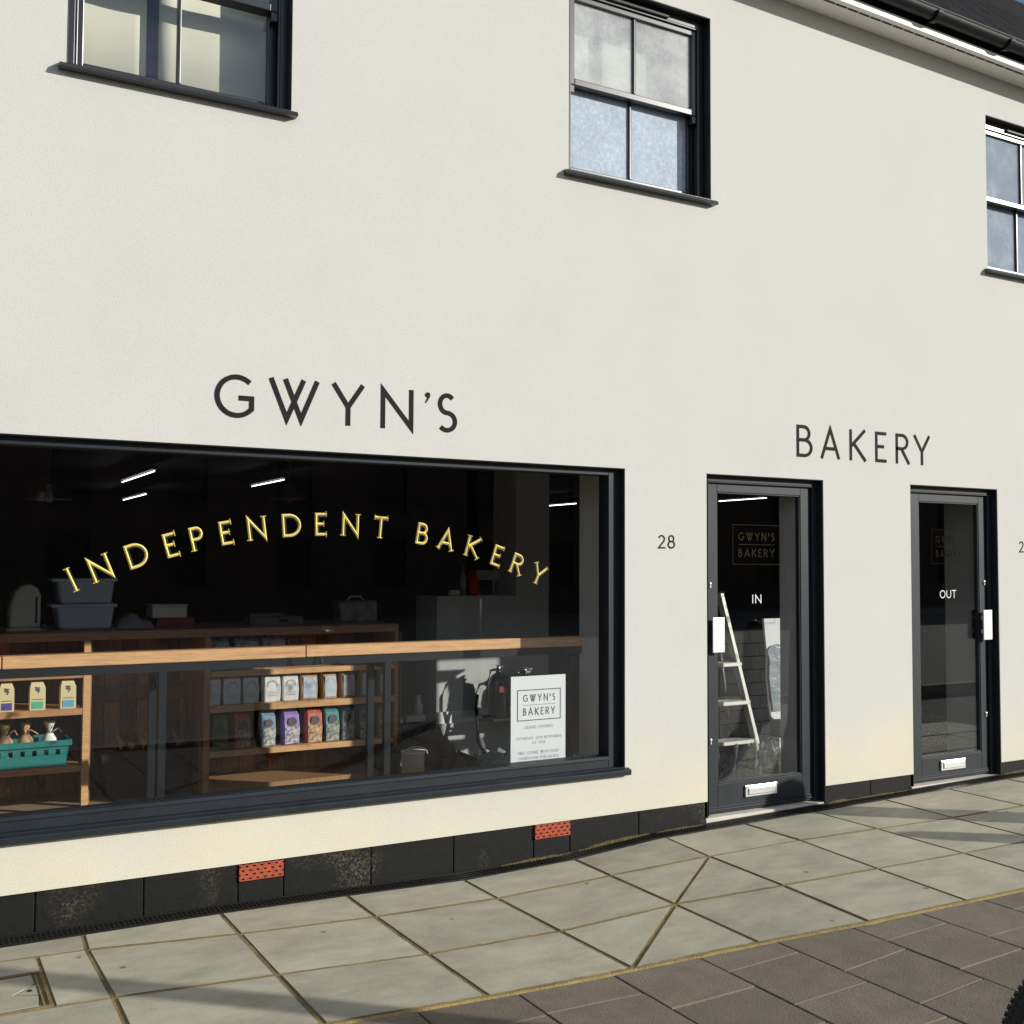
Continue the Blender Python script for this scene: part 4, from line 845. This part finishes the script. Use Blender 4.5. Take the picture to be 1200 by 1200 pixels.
t = thing("stacked_tins", (3.90, 2.6, 1.327), "low grey tin stack at the left end of the partition top", "tin"); m = MB(); m.lathe([(.0001, 0), (.05, 0), (.05, .025), (.0001, .025)], (3.90, 2.60, 1.3275), 14); m.lathe([(.0001, 0), (.046, 0), (.046, .02), (.0001, .02)], (3.90, 2.60, 1.3527), 14); m.obj("tin", M['cream'], t)
t = thing("white_shelf_box", (4.27, 2.78, 1.327), "pale grey slab held up behind the red bottle", "box"); m = MB(); m.box(4.15, 4.39, 2.72, 2.86, 1.45, 1.53); m.box(4.18, 4.20, 2.76, 2.78, 1.3275, 1.4495); m.box(4.34, 4.36, 2.76, 2.78, 1.3275, 1.4495); m.obj("slab", M['grey'], t)
# fire extinguishers on a stand
def extinguisher(x, y, s, label):
    t = thing("fire_extinguisher", (x, y, .38), label, "fire extinguisher", "fire extinguishers by the partition")
    m = MB(); z = .385; m.lathe([(.0001, 0), (.078*s, 0), (.080*s, .01), (.080*s, .27*s), (.070*s, .31*s), (.04*s, .335*s), (.022*s, .345*s), (.022*s, .365*s)], (x, y, z), 20); m.obj("cylinder", M['extblack'], t)
    m = MB(); m.box(x-.02, x+.02, y-.06, y+.02, z+.365*s, z+.38*s); m.box(x-.012, x+.012, y-.10, y+.02, z+.395*s, z+.405*s); m.tube([(x, y, z+.36*s), (x, y, z+.40*s)], .016, 8); m.obj("valve_lever", M['alloy'], t)
    h = MB(); h.tube([(x-.02, y-.02, z+.375*s), (x-.09*s, y-.04, z+.37*s), (x-.125*s, y-.05, z+.28*s), (x-.125*s, y-.05, z+.15*s), (x-.09*s, y-.06, z+.05*s)], .011, 7); h.obj("hose", M['extblack'], t)
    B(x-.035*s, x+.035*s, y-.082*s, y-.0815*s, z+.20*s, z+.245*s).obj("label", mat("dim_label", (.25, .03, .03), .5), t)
extinguisher(4.145, 2.30, 1.0, "black fire extinguisher with a highlight in front of the grey partition"); extinguisher(4.40, 2.33, .92, "second extinguisher mostly hidden behind the poster")
t = thing("extinguisher_stand", (4.2, 2.3, .04), "thin metal tube stand carrying the fire extinguishers", "stand")
m = MB(); m.tube([(3.99, 2.36, .56), (3.965, 2.33, .46), (3.955, 2.28, .20), (4.0, 2.18, .08), (4.06, 2.12, .055), (4.55, 2.12, .055)], .013, 8); m.box(4.06, 4.50, 2.22, 2.40, .362, .384); m.tube([(4.55, 2.12, .055), (4.60, 2.18, .09), (4.60, 2.33, .60)], .013, 8); m.tube([(3.96, 2.31, .372), (4.6, 2.31, .372)], .011, 8); m.obj("tube_frame", M['steel'], t)
# crumpled plastic
def crumple(name, x0, x1, y0, y1, z, h, n, m_, label, cat, seed):
    random.seed(seed); vs = []
    for j in range(n+1):
        for i in range(n+1):
            u, v = i/n, j/n; e = min(u, 1-u, v, 1-v)*4; e = min(1, e)
            vs.append((x0+(x1-x0)*u+random.uniform(-.4, .4)*(x1-x0)/n, y0+(y1-y0)*v+random.uniform(-.4, .4)*(y1-y0)/n, z+.004+h*e*random.uniform(.25, 1)))
    mb = MB(); mb.add(vs, [f for i in range(n) for j in range(n) for f in ((j*(n+1)+i, j*(n+1)+i+1, (j+1)*(n+1)+i+1), (j*(n+1)+i, (j+1)*(n+1)+i+1, (j+1)*(n+1)+i))])
    return tag(mb.obj(name, m_), label, cat)
crumple("plastic_sheet", 3.72, 4.85, 1.75, 2.44, .04, .13, 16, M['foil'], "shiny grey plastic sheet crumpled at the foot of the partition", "plastic sheet", 3)
crumple("black_sack", 3.05, 3.80, 1.75, 2.40, .04, .34, 11, M['sack'], "heap of black sacks on the floor right of the shelves", "sack", 4)
t = thing("white_bucket", (3.03, 1.4, .04), "white bucket with a yellow label near the window corner", "bucket"); zb = .08
m = MB(); m.lathe([(.0001, 0), (.065, 0), (.078, .245), (.083, .25), (.083, .262), (.0001, .266)], (3.03, 1.45, zb), 22); m.obj("bucket_body", M['cream'], t)
m = MB(); m.lathe([(.0705, .03), (.0770, .15)], (3.03, 1.45, zb), 22); m.obj("label_band", M['yellow'], t); m = MB(); m.tube([(3.03+.088*math.cos(a), 1.41, zb+.24+.055*math.sin(a)) for a in np.linspace(0, math.pi, 9)], .004, 6); m.obj("handle", M['cream'], t)
B(2.97, 3.09, 1.39, 1.51, .04, .08).obj("block", M['sack'], t)
t = thing("paint_pots", (3.55, 2.9, .3), "small pale pots on the dark heap left of the partition", "pots")
m = MB(); m.box(3.30, 3.42, 2.50, 2.58, .36, .40); m.box(3.46, 3.62, 2.52, 2.60, .36, .405); m.lathe([(.0001, 0), (.033, 0), (.033, .08), (.02, .10), (.02, .15), (.0001, .155)], (3.575, 2.56, .4055), 12); m.box(3.26, 3.66, 2.48, 2.66, .04, .359, 1); m.obj("pot", [M['cream'], M['sack']], t)

# pendant lamps (unlit) and the lit tubes on the ceiling
t = thing("pendant_lamp", (.85, 2.4, 2.65), "unlit glass dome pendant lamp over the counter at the left", "lamp"); c = (.854, 2.4, 1.99)
m = MB(); m.lathe([(.132, 0), (.128, .05), (.105, .095), (.07, .12), (.03, .132), (.02, .14)], c, 24); m.obj("glass_dome", M['smoke'], t)
MB().lathe([(.0001, -.03), (.02, -.024), (.03, 0), (.024, .03), (.014, .06), (.014, .09)], (c[0], c[1], c[2]+.01), 16).obj("bulb", M['bulb'], t); MB().tube([(c[0], c[1], c[2]+.13), (c[0], c[1], 2.659)], .006, 6).obj("flex", M['ink'], t); MB().lathe([(.134, -.002), (.136, .0), (.134, .003)], c, 24).obj("rim", M['alloy'], t)
t = thing("pendant_lamp", (2.46, 2.4, 2.65), "unlit dark pendant lamp with a flat copper rim in the middle of the shop window", "lamp"); c = (2.465, 2.4, 2.045)
m = MB(); m.lathe([(.135, 0), (.12, .03), (.05, .06), (.03, .10), (.02, .12)], c, 24); m.obj("shade", M['ink'], t); MB().lathe([(.134, -.006), (.137, .0), (.134, .004)], c, 24).obj("rim", M['copper'], t)
MB().lathe([(.0001, -.03), (.02, -.024), (.026, 0), (.02, .03)], (c[0], c[1], c[2]), 14).obj("bulb", M['copper'], t); MB().tube([(c[0], c[1], c[2]+.12), (c[0], c[1], 2.659)], .006, 6).obj("flex", M['ink'], t)
def tube_light(x, y0, y1, label, r=.006):
    t = thing("strip_light", (x, (y0+y1)/2, 2.65), label, "light", "lit strip lights on the ceiling")
    MB().tube([(x, y0, 2.5), (x, y1, 2.5)], r, 8).obj("lit_tube", M['tube'], t); B(x-.03, x+.03, y0-.02, y1+.02, 2.52, 2.55).obj("batten", M['ink'], t)
    m = MB(); m.tube([(x, y0+.2, 2.55), (x, y0+.2, 2.659)], .008, 6); m.tube([(x, y1-.2, 2.55), (x, y1-.2, 2.659)], .008, 6); m.obj("hanger", M['ink'], t)
tube_light(2.25, 6.1, 7.9, "bright strip light seen above the letters at the left, upper of two"); tube_light(2.94, 10.1, 11.8, "bright strip light seen above the letters at the left, lower of two")
tube_light(3.725, 6.5, 7.75, "bright strip light seen above the middle of the arched lettering"); tube_light(9.07, 8.8, 9.65, "thin strip light seen right of the grey column"); tube_light(10.45, 6.1, 7.1, "strip light seen at the top of the IN door glass", .005)
# boards leaning in the dark at the back
for (x, y, w_, lab) in ((2.15, 5.2, .16, "narrow dim board leaning at the back of the shop"), (2.95, 5.4, .55, "wide dim board leaning at the back of the shop")):
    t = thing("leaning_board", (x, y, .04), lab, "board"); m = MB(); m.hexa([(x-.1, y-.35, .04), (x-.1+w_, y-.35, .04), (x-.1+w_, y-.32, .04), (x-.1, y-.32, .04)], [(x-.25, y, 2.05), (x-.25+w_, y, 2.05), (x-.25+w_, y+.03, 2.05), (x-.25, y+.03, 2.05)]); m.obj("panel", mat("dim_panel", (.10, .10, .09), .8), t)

# ------------------------------------------------------------------ behind the doors
m = MB(); m.box(5.215, 5.235, .16, .30, .04, 2.66); m.box(5.20, 5.2145, .125, .235, .04, 2.4); m.obj("door_reveal", M['reveal'], bld)
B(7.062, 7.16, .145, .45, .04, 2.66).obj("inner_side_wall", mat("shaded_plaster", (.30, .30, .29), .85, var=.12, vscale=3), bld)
tw = B(5.56, 6.16, 1.33, 1.45, .04, 1.075).obj("tiled_wall", M['grout']); struct(tw)
for r in range(10):
    z = .045+r*.103
    for q in range(-1, 5):
        xa = 5.56+q*.205+(r % 2)*.1025; xb = xa+.199; xa = max(xa, 5.562); xb = min(xb, 6.158)
        if xb-xa > .03: B(xa, xb, 1.318+random.uniform(0, .002), 1.3295, z, z+.097).obj("tile", M['tile'], tw, .003)
# step ladder
ld = thing("step_ladder", (5.4, .95, .04), "white and aluminium step ladder standing just inside the IN door", "ladder")
yl = 1.10; top = (5.375, yl, 1.374); foot = (5.757, yl-.02, .045)
def lerp(a, b, t): return tuple(a[i]+(b[i]-a[i])*t for i in range(3))
for dx in (0, -.42):
    m = MB(); a = (top[0]+dx*.75, top[1]+.01, top[2]); b = (foot[0]+dx, foot[1], foot[2]); d = .017
    m.hexa([(b[0]-d, b[1]-.03, b[2]), (b[0]+d, b[1]-.03, b[2]), (b[0]+d, b[1]+.03, b[2]), (b[0]-d, b[1]+.03, b[2])], [(a[0]-d, a[1]-.03, a[2]), (a[0]+d, a[1]-.03, a[2]), (a[0]+d, a[1]+.03, a[2]), (a[0]-d, a[1]+.03, a[2])]); m.obj("front_rail", M['ladder'], ld, .003)
    m = MB(); m.tube([(top[0]+dx*.75-.03, yl+.06, 1.36), (foot[0]+dx-.10, yl+.16, .045)], .013, 8); m.obj("rear_leg", M['alloy'], ld)
for zt in (.842, .555, .262):
    k = (1.374-zt)/(1.374-.045); p = lerp(top, foot, k); B(p[0]-.40, p[0]-.005, yl-.07, yl+.07, zt-.012, zt+.016).obj("tread", M['ladder'], ld, .003)
B(top[0]-.33, top[0]+.0, yl-.05, yl+.12, 1.3745, 1.388).obj("top_cap", M['extblack'], ld)
m = MB(); m.tube([(5.57, yl-.03, .25), (5.67, yl-.10, .18), (5.70, yl-.09, .05)], .014, 8); m.obj("brace", M['ladder'], ld)
crumple("plastic_wrap", 5.10, 5.82, .62, 1.0, .04, .27, 20, M['plasticwrap'], "crumpled clear plastic wrap heaped at the foot of the ladder", "plastic wrap", 8)
t = thing("display_board", (5.78, .9, .30), "white board half covered in grey wrapping behind the IN door", "board")
m = MB(); e = [(5.714, 1.180), (5.724, 1.072), (5.747, 0.889), (5.742, 0.746), (5.765, 0.563), (5.783, 0.441), (5.813, 0.421), (6.078, 0.421), (6.078, 1.180)]
m.hexa([(a, 1.02, b) for a, b in e][::-1], [(a, 1.00, b) for a, b in e][::-1]); m.obj("board_face", M['board'], t)
m = MB(); e = [(5.734, 0.939), (5.773, 0.975), (5.834, 0.988), (5.895, 0.975), (5.956, 0.939), (6.076, 0.919), (6.076, 0.482), (5.793, 0.482), (5.775, 0.584), (5.752, 0.746), (5.760, 0.868)]
m.hexa([(a, .9985, b) for a, b in e][::-1], [(a, .988, b) for a, b in e][::-1]); m.obj("wrapping", M['foil'], t)
t = thing("dark_case", (5.83, .92, .28), "dark case under the half wrapped white board", "case"); B(5.83, 6.08, .96, 1.07, .286, .419).obj("case_body", M['ink'], t, .006); B(5.845, 5.875, .952, .9595, .385, .40).obj("clasp", M['chrome'], t)
t = thing("cardboard_box", (5.85, .95, .04), "low speckled grey box on the floor behind the IN door", "box"); B(5.80, 6.10, .94, 1.09, .042, .285).obj("carton", M['speckle'], t, .004)
# behind the OUT door
t = thing("speckled_sack", (7.62, 1.1, .04), "speckled grey box on the floor behind the OUT door", "box"); B(7.40, 7.85, 1.10, 1.35, .045, .30).obj("carton", M['speckle'], t, .01)
t = thing("brown_cabinet", (9.0, 3, .04), "dark brown cabinet seen dimly through the OUT door", "cabinet"); B(8.3, 9.8, 2.6, 3.1, .04, 1.08).obj("cabinet_body", M['brown'], t); B(8.25, 9.85, 2.55, 3.15, 1.081, 1.13).obj("cabinet_top", M['grey'], t)

# ------------------------------------------------------------------ things outside the frame whose shadows or edges show
lp = thing("lamp_post", (5.38, -4.93, -.1), "grey lamp post whose long shadow crosses the pavement at lower left", "lamp post")
m = MB(); m.tube([(5.38, -4.93, -.12), (5.38, -4.93, 1.2)], .095, 16); m.tube([(5.38, -4.93, 1.2), (5.38, -4.93, 9.5)], .075, 16); m.obj("post", M['steel'], lp); m = MB(); m.tube([(5.38, -4.93, 9.5), (5.38, -5.2, 9.8), (5.38, -5.9, 9.9)], .03, 8); m.box(5.28, 5.48, -6.4, -5.8, 9.85, 9.98); m.obj("lamp_head", M['steel'], lp)
def shadow_post(x, y, h, r, lab):  # unseen posts added as casters for the shadows near the IN door
    t = thing("shadow_post", (x, y, gz(x)), lab, "shadow_post", "added shadow posts beyond the right edge"); z = gz(x)
    MB().lathe([(r*1.5, 0), (r*1.5, .05), (r*1.25, .12), (r*1.1, h*.7), (r, h-.10), (r*.85, h-.05), (r*.5, h-.01), (.0001, h)], (x, y, z), 20).obj("post", M['extblack'], t)
shadow_post(7.09, -1.80, 1.06, .125, "unseen stout post added to cast the shadow reaching the IN door"); shadow_post(7.38, -2.78, .98, .10, "unseen slimmer post added to cast the shadow ending on the slabs right of the IN door")
bk = thing("bicycle", (2.77, -3.55, .02), "bicycle with a knobbly black tyre cut off by the lower right corner", "bicycle")
hx, hy, hz = 2.82, -3.55, .352; dirv = Vector((.74, -.672, 0)).normalized(); zc = gz(2.75)
def ring(mb, c, R, r, ns=72, nr=10, mi=0):
    vs = []; 
    for k in range(ns):
        a = 2*math.pi*k/ns; cdir = dirv*math.cos(a)+Vector((0, 0, 1))*math.sin(a); nrm = dirv.cross(Vector((0, 0, 1)))
        for q in range(nr): b = 2*math.pi*q/nr; vs.append(Vector(c)+cdir*(R+r*math.cos(b))+nrm*r*math.sin(b))
    mb.add(vs, [(k*nr+q, k*nr+(q+1) % nr, ((k+1) % ns)*nr+(q+1) % nr, ((k+1) % ns)*nr+q) for k in range(ns) for q in range(nr)], mi, True)
def bwheel(c):
    m = MB(); ring(m, c, .325, .022); nrm = dirv.cross(Vector((0, 0, 1)))
    for k in range(110):
        a = 2*math.pi*k/110; cdir = dirv*math.cos(a)+Vector((0, 0, 1))*math.sin(a); tg_ = -dirv*math.sin(a)+Vector((0, 0, 1))*math.cos(a)
        for s in (-1, 0, 1):
            p = Vector(c)+cdir*(.344-(.004 if s else 0))+nrm*s*.013; e = .005
            m.hexa([p-tg_*e-nrm*e, p+tg_*e-nrm*e, p+tg_*e+nrm*e, p-tg_*e+nrm*e], [p-tg_*e-nrm*e+cdir*.007, p+tg_*e-nrm*e+cdir*.007, p+tg_*e+nrm*e+cdir*.007, p-tg_*e+nrm*e+cdir*.007])
    wh = m.obj("wheel", M['rubber'], bk)
    m = MB(); ring(m, c, .298, .010, 64, 8); m.obj("rim", M['alloy'], wh)
    m = MB(); 
    for k in range(18):
        a = 2*math.pi*k/18; cdir = dirv*math.cos(a)+Vector((0, 0, 1))*math.sin(a); m.tube([Vector(c)+cdir*.02, Vector(c)+cdir*.29], .0015, 4)
    m.tube([Vector(c)-nrm*.04, Vector(c)+nrm*.04], .022, 10); m.obj("spokes", M['alloy'], wh)
c1 = Vector((hx, hy, zc+hz)); c2 = c1+dirv*1.06; bwheel(c1); bwheel(c2)
Pt = lambda s, h: c1+dirv*s+Vector((0, 0, h-hz))
m = MB()
for a, b in ((Pt(.20, .80), Pt(.52, .34)), (Pt(.16, .90), Pt(.68, .86)), (Pt(.52, .34), Pt(.70, .92)), (Pt(.52, .34), c2), (Pt(.68, .84), c2)): m.tube([a, b], .017, 8)
m.obj("frame", M['bikepaint'], bk); m = MB(); m.tube([Pt(.15, .98), Pt(.20, .80), Pt(.03, .60), c1], .015, 8); m.obj("fork", M['bikepaint'], bk)
nrm = dirv.cross(Vector((0, 0, 1))); m = MB(); m.tube([Pt(.12, 1.02)-nrm*.31, Pt(.13, 1.0), Pt(.12, 1.02)+nrm*.31], .013, 8); m.obj("handlebar", M['extblack'], bk); m = MB(); m.tube([Pt(.62, .97), Pt(.72, .985), Pt(.86, .97)], [.03, .06, .08], 8); m.tube([Pt(.70, .92), Pt(.72, .97)], .014, 8); m.obj("saddle", M['extblack'], bk)
m = MB(); ring(m, Pt(.52, .34), .09, .004, 40, 6); m.tube([Pt(.52, .34)-nrm*.07, Pt(.44, .22)-nrm*.08, Pt(.44, .22)-nrm*.17], .010, 6); m.tube([Pt(.52, .34)+nrm*.07, Pt(.60, .46)+nrm*.08, Pt(.60, .46)+nrm*.17], .010, 6); m.obj("crank", M['alloy'], bk)
# terrace across the road: only ever seen as dim reflections in the shop glass
tr = thing("brick_terrace", (8, -27, 0), "dark brick terrace across the road, seen only as a dim reflection in the shop glass", "building")
m = MB(); wins = [(x, x+1.1, z, z+1.5) for x in np.arange(-22, 44, 3.2) for z in (.8, 3.1)]
grid_wall(m, [-26, 46]+[v for w4 in wins for v in w4[:2]], [-.2, 4.9]+[v for w4 in wins for v in w4[2:]], wins, -27.0, -26.7); m.obj("wall", M['brickdark'], tr)
m = MB()
for (a, b, c, d) in wins: m.box(a, b, -26.9, -26.85, c, d)
m.obj("window", M['opglass'], tr)
m = MB(); m.hexa([(-26, -26.4, 4.9), (46, -26.4, 4.9), (46, -33, 4.9), (-26, -33, 4.9)], [(-26, -29.6, 6.6), (46, -29.6, 6.6), (46, -29.8, 6.6), (-26, -29.8, 6.6)]); m.obj("roof", M['slate'], tr)
